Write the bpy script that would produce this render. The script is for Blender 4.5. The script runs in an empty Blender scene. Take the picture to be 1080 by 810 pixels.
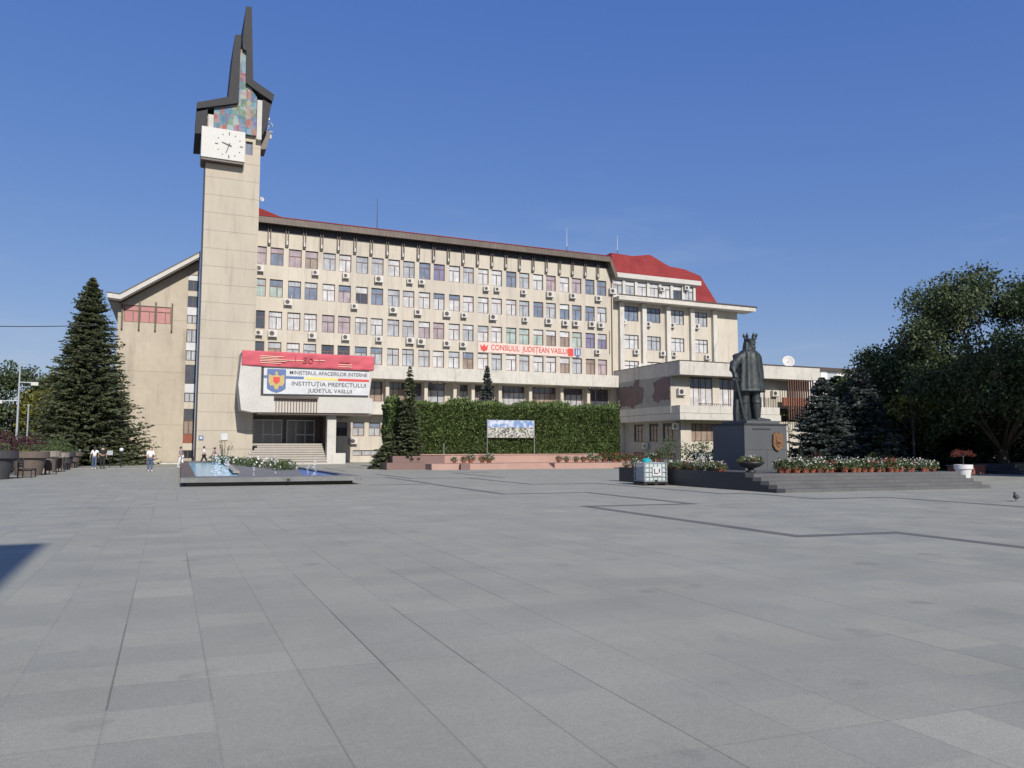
import bpy, math, random
import numpy as np
from mathutils import Vector, Matrix
random.seed(7)
R = math.radians
S = bpy.context.scene
C = S.collection
# ------------------------------------------------------------------ camera
cd = bpy.data.cameras.new('camera'); cam = bpy.data.objects.new('camera', cd); C.objects.link(cam)
cam.location = (0, 0, 1.6); cam.rotation_euler = (R(90+4.72), 0, R(-24.04))
cd.sensor_width = 36; cd.lens = 27.03; cd.clip_start = .1; cd.clip_end = 3000
S.camera = cam
# ------------------------------------------------------------------ sky, sun, exposure
SUN_EL, SUN_AZ = R(34), R(178.8)          # azimuth clockwise from +Y
w = bpy.data.worlds.new('World'); S.world = w; w.use_nodes = True
nt = w.node_tree; bg = nt.nodes['Background']
sky = nt.nodes.new('ShaderNodeTexSky'); sky.sky_type = 'NISHITA'; sky.sun_disc = False
sky.sun_elevation = SUN_EL; sky.sun_rotation = SUN_AZ
sky.air_density = 1.15; sky.dust_density = .5; sky.ozone_density = 1.6; sky.altitude = 100
hs = nt.nodes.new('ShaderNodeHueSaturation'); hs.inputs['Saturation'].default_value = 1.2; hs.inputs['Hue'].default_value = .512
nt.links.new(sky.outputs[0], hs.inputs['Color'])
sep = nt.nodes.new('ShaderNodeSeparateColor'); cmb = nt.nodes.new('ShaderNodeCombineColor'); nt.links.new(hs.outputs[0], sep.inputs[0])
for ch, (pw, kk) in enumerate(((.737,.57),(.614,.794),(.36,1.85))):
    a_ = nt.nodes.new('ShaderNodeMath'); a_.operation = 'POWER'; a_.inputs[1].default_value = pw; nt.links.new(sep.outputs[ch], a_.inputs[0])
    b_ = nt.nodes.new('ShaderNodeMath'); b_.operation = 'MULTIPLY'; b_.inputs[1].default_value = kk; nt.links.new(a_.outputs[0], b_.inputs[0]); nt.links.new(b_.outputs[0], cmb.inputs[ch])
# faint wisps of high cloud low in the sky
tcw = nt.nodes.new('ShaderNodeTexCoord'); mpw = nt.nodes.new('ShaderNodeMapping'); mpw.inputs['Scale'].default_value = (1.6,1.6,7); nt.links.new(tcw.outputs['Generated'], mpw.inputs[0])
nzw = nt.nodes.new('ShaderNodeTexNoise'); nzw.inputs['Scale'].default_value = 1.7; nzw.inputs['Detail'].default_value = 7; nzw.inputs['Roughness'].default_value = .6; nt.links.new(mpw.outputs[0], nzw.inputs[0])
m1 = nt.nodes.new('ShaderNodeMapRange'); m1.inputs['From Min'].default_value = .52; m1.inputs['From Max'].default_value = .8; m1.inputs['To Max'].default_value = .34; nt.links.new(nzw.outputs[0], m1.inputs['Value'])
spz = nt.nodes.new('ShaderNodeSeparateXYZ'); nt.links.new(tcw.outputs['Generated'], spz.inputs[0])
m2 = nt.nodes.new('ShaderNodeMapRange'); m2.inputs['From Min'].default_value = .42; m2.inputs['From Max'].default_value = .12; nt.links.new(spz.outputs[2], m2.inputs['Value'])
m3 = nt.nodes.new('ShaderNodeMath'); m3.operation = 'MULTIPLY'; nt.links.new(m1.outputs[0], m3.inputs[0]); nt.links.new(m2.outputs[0], m3.inputs[1])
mxw = nt.nodes.new('ShaderNodeMix'); mxw.data_type = 'RGBA'; mxw.inputs[7].default_value = (3.2,3.5,4.0,1); nt.links.new(m3.outputs[0], mxw.inputs[0]); nt.links.new(cmb.outputs[0], mxw.inputs[6]); nt.links.new(mxw.outputs[2], bg.inputs[0])
bg.inputs[1].default_value = .15
sd = bpy.data.lights.new('sun', 'SUN'); sd.energy = 4.4; sd.angle = R(.5); sd.color = (1, .94, .85)
so = bpy.data.objects.new('sun', sd); C.objects.link(so)
sv = Vector((math.sin(SUN_AZ)*math.cos(SUN_EL), math.cos(SUN_AZ)*math.cos(SUN_EL), math.sin(SUN_EL)))
so.rotation_euler = sv.to_track_quat('Z', 'Y').to_euler(); so.location = (30, -30, 60)
S.view_settings.view_transform = 'Standard'; S.view_settings.look = 'None'
S.view_settings.exposure = 0.18; S.view_settings.gamma = 1

# ------------------------------------------------------------------ materials
MATS = {}
def mat(name, col, rough=.8, var=.0, scale=3.0, var2=0, scale2=.3, bump=0, metal=0, spec=.5, island=0, stretch=(1,1,1), em=None):
    if name in MATS: return MATS[name]
    m = bpy.data.materials.new(name); m.use_nodes = True; MATS[name] = m
    n = m.node_tree.nodes; l = m.node_tree.links; b = n['Principled BSDF']
    b.inputs['Roughness'].default_value = rough; b.inputs['Metallic'].default_value = metal
    b.inputs['Specular IOR Level'].default_value = spec
    src = None
    tc = n.new('ShaderNodeTexCoord'); mp = n.new('ShaderNodeMapping'); l.new(tc.outputs['Object'], mp.inputs[0]); mp.inputs['Scale'].default_value = stretch
    rgb = n.new('ShaderNodeRGB'); rgb.outputs[0].default_value = (*col, 1); cur = rgb.outputs[0]
    def mul(cur, fac, a):
        mr = n.new('ShaderNodeMapRange'); mr.inputs['From Min'].default_value = .25; mr.inputs['From Max'].default_value = .75
        mr.inputs['To Min'].default_value = 1-a; mr.inputs['To Max'].default_value = 1+a; l.new(fac, mr.inputs['Value'])
        vm = n.new('ShaderNodeVectorMath'); vm.operation = 'SCALE'; l.new(cur, vm.inputs[0]); l.new(mr.outputs[0], vm.inputs['Scale'])
        return vm.outputs[0]
    def noise(s, d=4):
        t = n.new('ShaderNodeTexNoise'); t.inputs['Scale'].default_value = s; t.inputs['Detail'].default_value = d
        l.new(mp.outputs[0], t.inputs['Vector']); return t.outputs['Fac']
    f1 = None
    if var: f1 = noise(scale); cur = mul(cur, f1, var)
    if var2: cur = mul(cur, noise(scale2, 5), var2)
    if island:
        g = n.new('ShaderNodeNewGeometry'); mr = n.new('ShaderNodeMapRange'); mr.inputs['To Min'].default_value = 1-island; mr.inputs['To Max'].default_value = 1+island
        l.new(g.outputs['Random Per Island'], mr.inputs['Value'])
        vm = n.new('ShaderNodeVectorMath'); vm.operation = 'SCALE'; l.new(cur, vm.inputs[0]); l.new(mr.outputs[0], vm.inputs['Scale']); cur = vm.outputs[0]
    l.new(cur, b.inputs['Base Color'])
    if bump:
        bp = n.new('ShaderNodeBump'); bp.inputs['Strength'].default_value = bump; bp.inputs['Distance'].default_value = .03
        l.new(f1 if f1 else noise(scale), bp.inputs['Height']); l.new(bp.outputs[0], b.inputs['Normal'])
    if em: b.inputs['Emission Color'].default_value = (*em, 1); b.inputs['Emission Strength'].default_value = 1
    m['_c'] = 0
    return m
def streaks(m, amt=.16, sx=2.6, sz=.16, lo=.52):
    n = m.node_tree.nodes; l = m.node_tree.links; b, cur = colour_out(m)
    g = n.new('ShaderNodeNewGeometry'); mp = n.new('ShaderNodeMapping'); mp.inputs['Scale'].default_value = (sx, sx, sz); l.new(g.outputs['Position'], mp.inputs[0])
    t = n.new('ShaderNodeTexNoise'); t.inputs['Scale'].default_value = 1.0; t.inputs['Detail'].default_value = 6; t.inputs['Roughness'].default_value = .65; l.new(mp.outputs[0], t.inputs[0])
    mr = n.new('ShaderNodeMapRange'); mr.inputs['From Min'].default_value = lo; mr.inputs['From Max'].default_value = .75; mr.inputs['To Min'].default_value = 1; mr.inputs['To Max'].default_value = 1-amt; l.new(t.outputs[0], mr.inputs['Value'])
    vm = n.new('ShaderNodeVectorMath'); vm.operation = 'SCALE'; l.new(cur, vm.inputs[0]); l.new(mr.outputs[0], vm.inputs['Scale']); l.new(vm.outputs[0], b.inputs['Base Color']); return m
def colour_out(m):
    b = m.node_tree.nodes['Principled BSDF']; return b, b.inputs['Base Color'].links[0].from_socket
def lines(m, axis, spacing, width, dark, offset=0, axis2=None, sp2=1, off2=0):
    """dark joint lines across an axis of the object's own coordinates"""
    n = m.node_tree.nodes; l = m.node_tree.links; b, cur = colour_out(m)
    g = n.new('ShaderNodeNewGeometry'); sx = n.new('ShaderNodeSeparateXYZ'); l.new(g.outputs['Position'], sx.inputs[0])
    def one(ax, sp, off):
        a = n.new('ShaderNodeMath'); a.operation = 'ADD'; a.inputs[1].default_value = off; l.new(sx.outputs['XYZ'.index(ax)], a.inputs[0])
        p = n.new('ShaderNodeMath'); p.operation = 'PINGPONG'; p.inputs[1].default_value = sp/2; l.new(a.outputs[0], p.inputs[0])
        c = n.new('ShaderNodeMath'); c.operation = 'LESS_THAN'; c.inputs[1].default_value = width/2; l.new(p.outputs[0], c.inputs[0]); return c.outputs[0]
    f = one(axis, spacing, offset)
    if axis2:
        f2 = one(axis2, sp2, off2); mx = n.new('ShaderNodeMath'); mx.operation = 'MAXIMUM'; l.new(f, mx.inputs[0]); l.new(f2, mx.inputs[1]); f = mx.outputs[0]
    mr = n.new('ShaderNodeMapRange'); mr.inputs['To Min'].default_value = 1; mr.inputs['To Max'].default_value = dark; l.new(f, mr.inputs['Value'])
    vm = n.new('ShaderNodeVectorMath'); vm.operation = 'SCALE'; l.new(cur, vm.inputs[0]); l.new(mr.outputs[0], vm.inputs['Scale'])
    l.new(vm.outputs[0], b.inputs['Base Color']); return m
M = {}
M['plaster'] = streaks(mat('beige_plaster', (.49,.447,.375), .9, .07, 1.2, .09, .25, bump=.15, stretch=(1,1,.45)), .24)
M['tower'] = lines(streaks(mat('tower_render', (.43,.385,.31), .9, .06, 1.5, .08, .3, bump=.12, stretch=(1,1,.35)), .2, 1.8), 'Z', 1.75, .045, .55, .3)
M['gable'] = lines(streaks(mat('gable_render', (.42,.37,.295), .9, .06, 1.5, .09, .3, bump=.15), .3, 1.2), 'Z', 5.4, .05, .7, 1.5)
M['white'] = lines(streaks(mat('cream_boarded_concrete', (.53,.505,.45), .85, .06, 2.2, .09, .4, bump=.15), .35, 2.2, .5), 'Z', .22, .018, .86)
M['canopywhite'] = mat('white_stone_render', (.485,.47,.435), .8, .08, 5, .09, .5, bump=.2)
M['steps'] = mat('pale_travertine', (.46,.43,.385), .75, .08, 4, .06, .7)
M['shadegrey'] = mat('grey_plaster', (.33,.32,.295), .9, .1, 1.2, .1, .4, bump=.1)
M['patch'] = mat('reddish_brown_mosaic', (.17,.12,.115), .8, .35, 9, .2, 1)
M['brown'] = mat('brown_window_wood', (.15,.075,.05), .6, .2, 8)
M['brownmetal'] = lines(mat('weathered_brown_sheet_metal', (.11,.085,.068), .55, .25, 1.5, .15, .3), 'X', .45, .05, .6)
M['fin'] = mat('dark_bronze_steel', (.075,.055,.045), .5, .1, 4)
M['black'] = mat('black_metal', (.02,.02,.024), .45, .1, 6)
M['darkroof'] = mat('charcoal_sheet_cladding', (.014,.014,.017), .7, .2, 2, .1, .4)
M['redroof'] = lines(mat('red_metal_tile', (.23,.035,.035), .85, .15, 3, .15, .5, spec=.2), 'Z', .42, .05, .72, 0, 'X', .3, .1)
M['ac'] = mat('ac_white_plastic', (.52,.51,.48), .5, .05, 4)
M['grey'] = mat('galvanised_steel', (.38,.40,.42), .4, .1, 5, metal=.3)
M['granite'] = mat('dark_granite', (.028,.029,.033), .45, .25, 60, .15, 1.2)
M['granitestep'] = lines(mat('grey_granite_step', (.105,.105,.105), .5, .3, 50, .2, 1.0), 'X', 1.35, .012, .5)
M['plinth'] = mat('plinth_granite', (.085,.09,.095), .45, .2, 70, .12, .8)
M['poolstone'] = mat('pool_stone', (.15,.155,.155), .6, .2, 12, .2, 1)
M['copestone'] = mat('coping_stone', (.34,.31,.26), .7, .15, 8, .15, 1)
M['pink'] = lines(mat('pink_granite_slabs', (.37,.235,.19), .6, .1, 30, .08, .6), 'X', 1.1, .015, .75)
M['pinkdark'] = mat('brown_granite', (.17,.105,.09), .6, .15, 20)
M['bronze'] = mat('dark_patinated_bronze', (.034,.042,.043), .55, .4, 5, .25, 1.2, bump=.3, metal=.25)
M['gold'] = mat('gilt_bronze', (.22,.12,.06), .6, .35, 14, bump=.5, metal=.5)
M['terracotta'] = mat('terracotta', (.27,.085,.05), .8, .12, 8, island=.15)
M['bark'] = mat('bark', (.05,.04,.033), .95, .3, 6, bump=.5, stretch=(1,1,.3))
M['wood'] = mat('dark_slat_wood', (.06,.042,.036), .6, .2, 10)
M['skin'] = mat('skin', (.45,.28,.2), .6)
M['hair'] = mat('dark_hair', (.02,.015,.012), .5)
M['shirtwhite'] = mat('white_cotton', (.72,.73,.76), .9)
M['jeans'] = mat('blue_denim', (.07,.10,.17), .9, .15, 9)
M['blackcloth'] = mat('black_cloth', (.018,.018,.022), .9)
M['greycloth'] = mat('patterned_grey_cloth', (.26,.2,.22), .9, .5, 30)
M['shoe'] = mat('white_shoe', (.7,.7,.7), .6)
M['curtainred'] = mat('pink_curtain_glass', (.42,.2,.185), .3, .06, 2, .1, .6)
M['pinkbanner'] = mat('red_vinyl_banner', (.50,.10,.125), .9, .10, 1.2, .1, .5, bump=.6, stretch=(.6,1,1.4))
M['signwhite'] = mat('sign_white_vinyl', (.52,.53,.54), .5, .06, 3, .1, .8)
M['signtext'] = mat('sign_dark_lettering', (.03,.035,.06), .6)
M['blue'] = mat('flag_blue', (.09,.14,.30), .6); M['yellow'] = mat('flag_yellow', (.66,.55,.16), .6); M['red'] = mat('flag_red', (.55,.06,.05), .6)
M['goldpaint'] = mat('shield_gold', (.45,.34,.12), .6, .2, 12)
M['paleprint'] = mat('banner_pale_print', (.72,.48,.36), .6); M['darkprint'] = mat('banner_dark_print', (.30,.05,.06), .6)
M['aptwhite'] = mat('white_apartment_render', (.7,.7,.68), .9, .05, 1)
M['kerb'] = mat('pale_kerb_stone', (.5,.48,.44), .9, .15, 2)
M['asphalt'] = mat('asphalt', (.13,.13,.13), .9, .15, 8, .15, .5)
M['soil'] = mat('soil', (.05,.04,.03), .95, .3, 5)
M['concretepot'] = mat('beige_concrete', (.27,.24,.20), .85, .12, 4, .1, 1)
M['brownpot'] = mat('brown_concrete', (.12,.095,.08), .85, .12, 4)
M['greypot'] = mat('dark_grey_concrete', (.045,.045,.05), .8, .12, 4)
M['whitepot'] = mat('white_pot_glaze', (.6,.6,.6), .45, .03, 4)
M['brick'] = mat('red_brick', (.25,.09,.06), .9, .25, 8)
M['teal'] = mat('teal_plastic', (.02,.33,.35), .4)
M['ibc'] = mat('milky_plastic', (.45,.52,.51), .35, .06, 3)
M['pigeon'] = mat('pigeon_feathers', (.07,.07,.085), .7, .3, 30)
M['clockface'] = mat('clock_white_panel', (.52,.51,.48), .6, .04, 2)
M['bluedoor'] = mat('blue_equipment', (.1,.2,.5), .5)
def glass(name, col, folds=0., rough=.06):
    m = mat(name, col, rough, .26, 1.3, .12, .2, spec=.9)  # noise in the pane colour imitates uneven reflections
    if folds:
        n = m.node_tree.nodes; l = m.node_tree.links; b, cur = colour_out(m)
        tc = n.new('ShaderNodeTexCoord'); wv = n.new('ShaderNodeTexWave'); wv.inputs['Scale'].default_value = 2.2; wv.inputs['Distortion'].default_value = 2.5; wv.inputs['Detail'].default_value = 1
        mp = n.new('ShaderNodeMapping'); mp.inputs['Scale'].default_value = (1, 1, .08); l.new(tc.outputs['Object'], mp.inputs[0]); l.new(mp.outputs[0], wv.inputs[0])
        mr = n.new('ShaderNodeMapRange'); mr.inputs['To Min'].default_value = 1-folds; mr.inputs['To Max'].default_value = 1+folds*.4; l.new(wv.outputs['Fac'], mr.inputs['Value'])
        vm = n.new('ShaderNodeVectorMath'); vm.operation = 'SCALE'; l.new(cur, vm.inputs[0]); l.new(mr.outputs[0], vm.inputs['Scale']); l.new(vm.outputs[0], b.inputs['Base Color'])
    return m
G = dict(white=glass('pane_white_curtain', (.60,.60,.60), .5), pale=glass('pane_pale_curtain', (.42,.44,.46), .45), blue=glass('pane_blue_blind', (.17,.21,.28), .2),
         pink=glass('pane_rose_curtain', (.40,.33,.35), .35), dark=glass('pane_dark', (.06,.07,.09), .2), green=glass('pane_green_curtain', (.38,.46,.42), .35),
         violet=glass('pane_violet_blind', (.20,.19,.29), .15), black=glass('pane_black_glass', (.010,.012,.018), 0, .2), tan=glass('pane_tan_curtain', (.30,.235,.19), .35))
M['water'] = mat('pool_water', (.10,.45,.68), .15, .35, 4, spec=.4, bump=.8)
M['waterdeep'] = mat('pool_water_dark', (.03,.13,.42), .3, .3, 3, spec=.15, bump=.4)
M['jet'] = mat('white_water_spray', (.75,.8,.85), .3)
def leafmat(name, col, isl=.45, rough=.6, trans=.25):
    m = mat(name, col, rough, island=isl, var2=.25, scale2=.35, spec=.3)
    n = m.node_tree.nodes; l = m.node_tree.links; b, cur = colour_out(m)
    tr = n.new('ShaderNodeBsdfTranslucent'); l.new(cur, tr.inputs[0]); mx = n.new('ShaderNodeMixShader'); mx.inputs[0].default_value = trans
    l.new(b.outputs[0], mx.inputs[1]); l.new(tr.outputs[0], mx.inputs[2]); l.new(mx.outputs[0], n['Material Output'].inputs[0]); return m
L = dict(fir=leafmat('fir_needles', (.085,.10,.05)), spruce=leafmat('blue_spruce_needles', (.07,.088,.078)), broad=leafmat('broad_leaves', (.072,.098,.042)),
         dark=leafmat('dark_conifer', (.035,.05,.035)), thuja=leafmat('thuja_scale_leaves', (.118,.165,.055), .5), yellow=leafmat('yellowing_leaves', (.17,.17,.035)), purple=leafmat('purple_leaves', (.07,.03,.035)),
         rust=leafmat('rust_red_leaves', (.16,.04,.03)), shrub=leafmat('shrub_leaves', (.085,.12,.045)), core=mat('hedge_inner_twigs', (.02,.025,.012), .95),
         whitefl=leafmat('white_petals', (.75,.72,.68), .15), redfl=leafmat('red_petals', (.45,.05,.06), .3), pinkfl=leafmat('pale_rose_petals', (.6,.42,.36), .3))
# mosaic panel
def mosaic():
    m = mat('glass_mosaic', (.5,.5,.5), .85, spec=.15); n = m.node_tree.nodes; l = m.node_tree.links; b, cur = colour_out(m)
    tc = n.new('ShaderNodeTexCoord'); mp = n.new('ShaderNodeMapping'); mp.inputs['Scale'].default_value = (1.25,.01,.8); l.new(tc.outputs['Object'], mp.inputs[0])
    nz = n.new('ShaderNodeTexNoise'); nz.inputs['Scale'].default_value = 1.5; l.new(mp.outputs[0], nz.inputs[0])
    ad = n.new('ShaderNodeVectorMath'); ad.operation = 'MULTIPLY_ADD'; ad.inputs[1].default_value = (.12,.0,.12); l.new(nz.outputs['Color'], ad.inputs[0]); l.new(mp.outputs[0], ad.inputs[2])
    dk = lambda c: tuple((v*.85)**1.25*.8 for v in c)
    out = []
    for sc in (1.35, 3.1):
        v = n.new('ShaderNodeTexVoronoi'); v.distance = 'CHEBYCHEV'; v.inputs['Scale'].default_value = sc; v.inputs['Randomness'].default_value = .55; l.new(ad.outputs[0], v.inputs['Vector'])
        wn = n.new('ShaderNodeSeparateColor'); l.new(v.outputs['Color'], wn.inputs[0]); cr = n.new('ShaderNodeValToRGB'); cr.color_ramp.interpolation = 'CONSTANT'
        pal = [(.06,.22,.36),(.40,.36,.26),(.09,.36,.42),(.42,.15,.10),(.14,.22,.42),(.40,.42,.36),(.34,.11,.22),(.13,.30,.20),(.22,.40,.48)]; pal = [tuple(1.55*(.7*v+.3*(sum(dk(c))/3*1.25)) for v in dk(c)) for c in pal]
        e = cr.color_ramp.elements
        e[0].color = (*pal[0],1); e[1].position = 1/9; e[1].color = (*pal[1],1)
        for i in range(2, 9): q = e.new(i/9); q.color = (*pal[i],1)
        l.new(wn.outputs[0], cr.inputs[0]); pal; out.append(cr.outputs[0])
    mx = n.new('ShaderNodeMix'); mx.data_type = 'RGBA'; mx.inputs[0].default_value = .35; l.new(out[0], mx.inputs[6]); l.new(out[1], mx.inputs[7]); l.new(mx.outputs[2], b.inputs['Base Color'])
    return m
M['mosaic'] = mosaic()
def panorama():
    m = mat('panorama_print', (.5,.5,.5), .5); n = m.node_tree.nodes; l = m.node_tree.links; b, cur = colour_out(m)
    tc = n.new('ShaderNodeTexCoord'); sp = n.new('ShaderNodeSeparateXYZ'); l.new(tc.outputs['Generated'], sp.inputs[0])
    nz = n.new('ShaderNodeTexNoise'); nz.inputs['Scale'].default_value = 3; nz.inputs['Detail'].default_value = 6
    mp = n.new('ShaderNodeMapping'); mp.inputs['Scale'].default_value = (3,1,1); l.new(tc.outputs['Generated'], mp.inputs[0]); l.new(mp.outputs[0], nz.inputs[0])
    sc = n.new('ShaderNodeValToRGB'); e = sc.color_ramp.elements; e[0].position = .45; e[0].color = (.14,.24,.45,1); e[1].position = .6; e[1].color = (.5,.53,.6,1); l.new(nz.outputs[0], sc.inputs[0])
    v = n.new('ShaderNodeTexVoronoi'); v.inputs['Scale'].default_value = 13; l.new(mp.outputs[0], v.inputs['Vector']); s2 = n.new('ShaderNodeSeparateColor'); l.new(v.outputs['Color'], s2.inputs[0])
    cc = n.new('ShaderNodeValToRGB'); cc.color_ramp.interpolation = 'CONSTANT'; e = cc.color_ramp.elements; e[0].color = (.40,.39,.35,1); e[1].position = .3; e[1].color = (.12,.14,.07,1)
    for p, c in ((.5,(.28,.27,.25,1)),(.65,(.05,.04,.06,1)),(.8,(.5,.5,.48,1))): q = e.new(p); q.color = c
    l.new(s2.outputs[0], cc.inputs[0])
    st = n.new('ShaderNodeMath'); st.operation = 'GREATER_THAN'; st.inputs[1].default_value = .6; l.new(sp.outputs[2], st.inputs[0])
    mx = n.new('ShaderNodeMix'); mx.data_type = 'RGBA'; l.new(st.outputs[0], mx.inputs[0]); l.new(cc.outputs[0], mx.inputs[6]); l.new(sc.outputs[0], mx.inputs[7]); l.new(mx.outputs[2], b.inputs['Base Color'])
    return m
M['panorama'] = panorama()
def pavers():
    m = mat('granite_pavers', (.308,.305,.252), .75, .10, 45, .05, .5, spec=.35); n = m.node_tree.nodes; l = m.node_tree.links; b, cur = colour_out(m)
    g = n.new('ShaderNodeNewGeometry'); s = n.new('ShaderNodeSeparateXYZ'); l.new(g.outputs['Position'], s.inputs[0])
    def math_(op, a, b_=None, c=None):
        q = n.new('ShaderNodeMath'); q.operation = op
        for i, v in enumerate((a, b_, c)):
            if v is None: continue
            if isinstance(v, (int, float)): q.inputs[i].default_value = v
            else: l.new(v, q.inputs[i])
        return q.outputs[0]
    u = math_('DIVIDE', math_('SUBTRACT', s.outputs[0], .31), .6)
    v = math_('DIVIDE', math_('SUBTRACT', math_('ADD', s.outputs[1], math_('MULTIPLY', s.outputs[0], .09)), .41), .55)
    cu, cv = math_('FLOOR', u), math_('FLOOR', v)
    def white(a, b_):
        cb = n.new('ShaderNodeCombineXYZ'); l.new(a, cb.inputs[0]); l.new(b_, cb.inputs[1]); wn = n.new('ShaderNodeTexWhiteNoise'); wn.noise_dimensions = '2D'; l.new(cb.outputs[0], wn.inputs[0]); return wn.outputs[0]
    # colour of each slab, slab courses and occasional replaced slabs
    r1 = white(cu, cv); r2 = white(math_('FLOOR', math_('MULTIPLY', u, .125)), math_('FLOOR', math_('MULTIPLY', v, 1)))
    slab = math_('ADD', math_('MULTIPLY', r1, .07), math_('MULTIPLY', r2, .045))
    slab = math_('ADD', slab, math_('MULTIPLY', math_('GREATER_THAN', r1, .99), .05))
    slab = math_('ADD', slab, .92)
    # joints: a thin gap whose strength changes from slab to slab
    fu, fv = math_('FRACT', u), math_('FRACT', v)
    du = math_('MINIMUM', fu, math_('SUBTRACT', 1, fu)); dv = math_('MINIMUM', fv, math_('SUBTRACT', 1, fv))
    ru, rv = math_('FLOOR', math_('ADD', u, .5)), math_('FLOOR', math_('ADD', v, .5))
    lu = math_('LESS_THAN', du, .011); lv = math_('LESS_THAN', dv, .008)
    ks = math_('MULTIPLY', math_('POWER', white(ru, math_('FLOOR', math_('MULTIPLY', v, .22))), 2.4), .42)
    kv = math_('MULTIPLY', math_('SUBTRACT', math_('POWER', white(math_('FLOOR', math_('MULTIPLY', u, .5)), rv), 1.5), .28), .38)
    ks = math_('ADD', ks, .10)
    j = math_('MULTIPLY', math_('SUBTRACT', 1, math_('MULTIPLY', lu, ks)), math_('SUBTRACT', 1, math_('MULTIPLY', lv, kv)))
    nz = n.new('ShaderNodeTexNoise'); nz.inputs['Scale'].default_value = 150; nz.inputs['Detail'].default_value = 3; nz.inputs['Roughness'].default_value = .7; l.new(g.outputs['Position'], nz.inputs[0])
    sp = math_('ADD', .05, math_('MULTIPLY', nz.outputs[0], 1.9))
    st = n.new('ShaderNodeTexNoise'); st.inputs['Scale'].default_value = 1.3; st.inputs['Detail'].default_value = 5; l.new(g.outputs['Position'], st.inputs[0])
    stain = n.new('ShaderNodeMapRange'); stain.inputs['From Min'].default_value = .64; stain.inputs['From Max'].default_value = .75; stain.inputs['To Min'].default_value = 1; stain.inputs['To Max'].default_value = .74; l.new(st.outputs[0], stain.inputs['Value'])
    # dark spots of gum and oil, and pale traffic wear
    vo = n.new('ShaderNodeTexVoronoi'); vo.inputs['Scale'].default_value = .9; mp2 = n.new('ShaderNodeMapping'); mp2.inputs['Scale'].default_value = (1,1.3,1); l.new(g.outputs['Position'], mp2.inputs[0]); l.new(mp2.outputs[0], vo.inputs['Vector'])
    s3 = n.new('ShaderNodeSeparateColor'); l.new(vo.outputs['Color'], s3.inputs[0]); rad = math_('MULTIPLY', math_('POWER', s3.outputs[0], 4), .055)
    spot = math_('SUBTRACT', 1, math_('MULTIPLY', math_('LESS_THAN', vo.outputs['Distance'], rad), .38))
    sb2 = n.new('ShaderNodeTexNoise'); sb2.inputs['Scale'].default_value = .5; sb2.inputs['Detail'].default_value = 9; sb2.inputs['Roughness'].default_value = .72; l.new(g.outputs['Position'], sb2.inputs[0])
    spot = math_('MULTIPLY', spot, math_('ADD', .76, math_('MULTIPLY', sb2.outputs[0], .48)))
    slab = math_('MULTIPLY', slab, spot)
    allf = math_('MULTIPLY', math_('MULTIPLY', slab, j), math_('MULTIPLY', sp, stain.outputs[0]))
    vm = n.new('ShaderNodeVectorMath'); vm.operation = 'SCALE'; l.new(cur, vm.inputs[0]); l.new(allf, vm.inputs['Scale']); l.new(vm.outputs[0], b.inputs['Base Color'])
    rr = math_('ADD', .55, math_('MULTIPLY', r1, .25)); l.new(rr, b.inputs['Roughness'])
    bp = n.new('ShaderNodeBump'); bp.inputs['Strength'].default_value = .25; bp.inputs['Distance'].default_value = .004; l.new(allf, bp.inputs['Height']); l.new(bp.outputs[0], b.inputs['Normal'])
    return m
M['pavers'] = pavers()
M['inlay'] = mat('dark_inlay_granite', (.13,.13,.115), .7, .2, 40, .15, 1)

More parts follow.
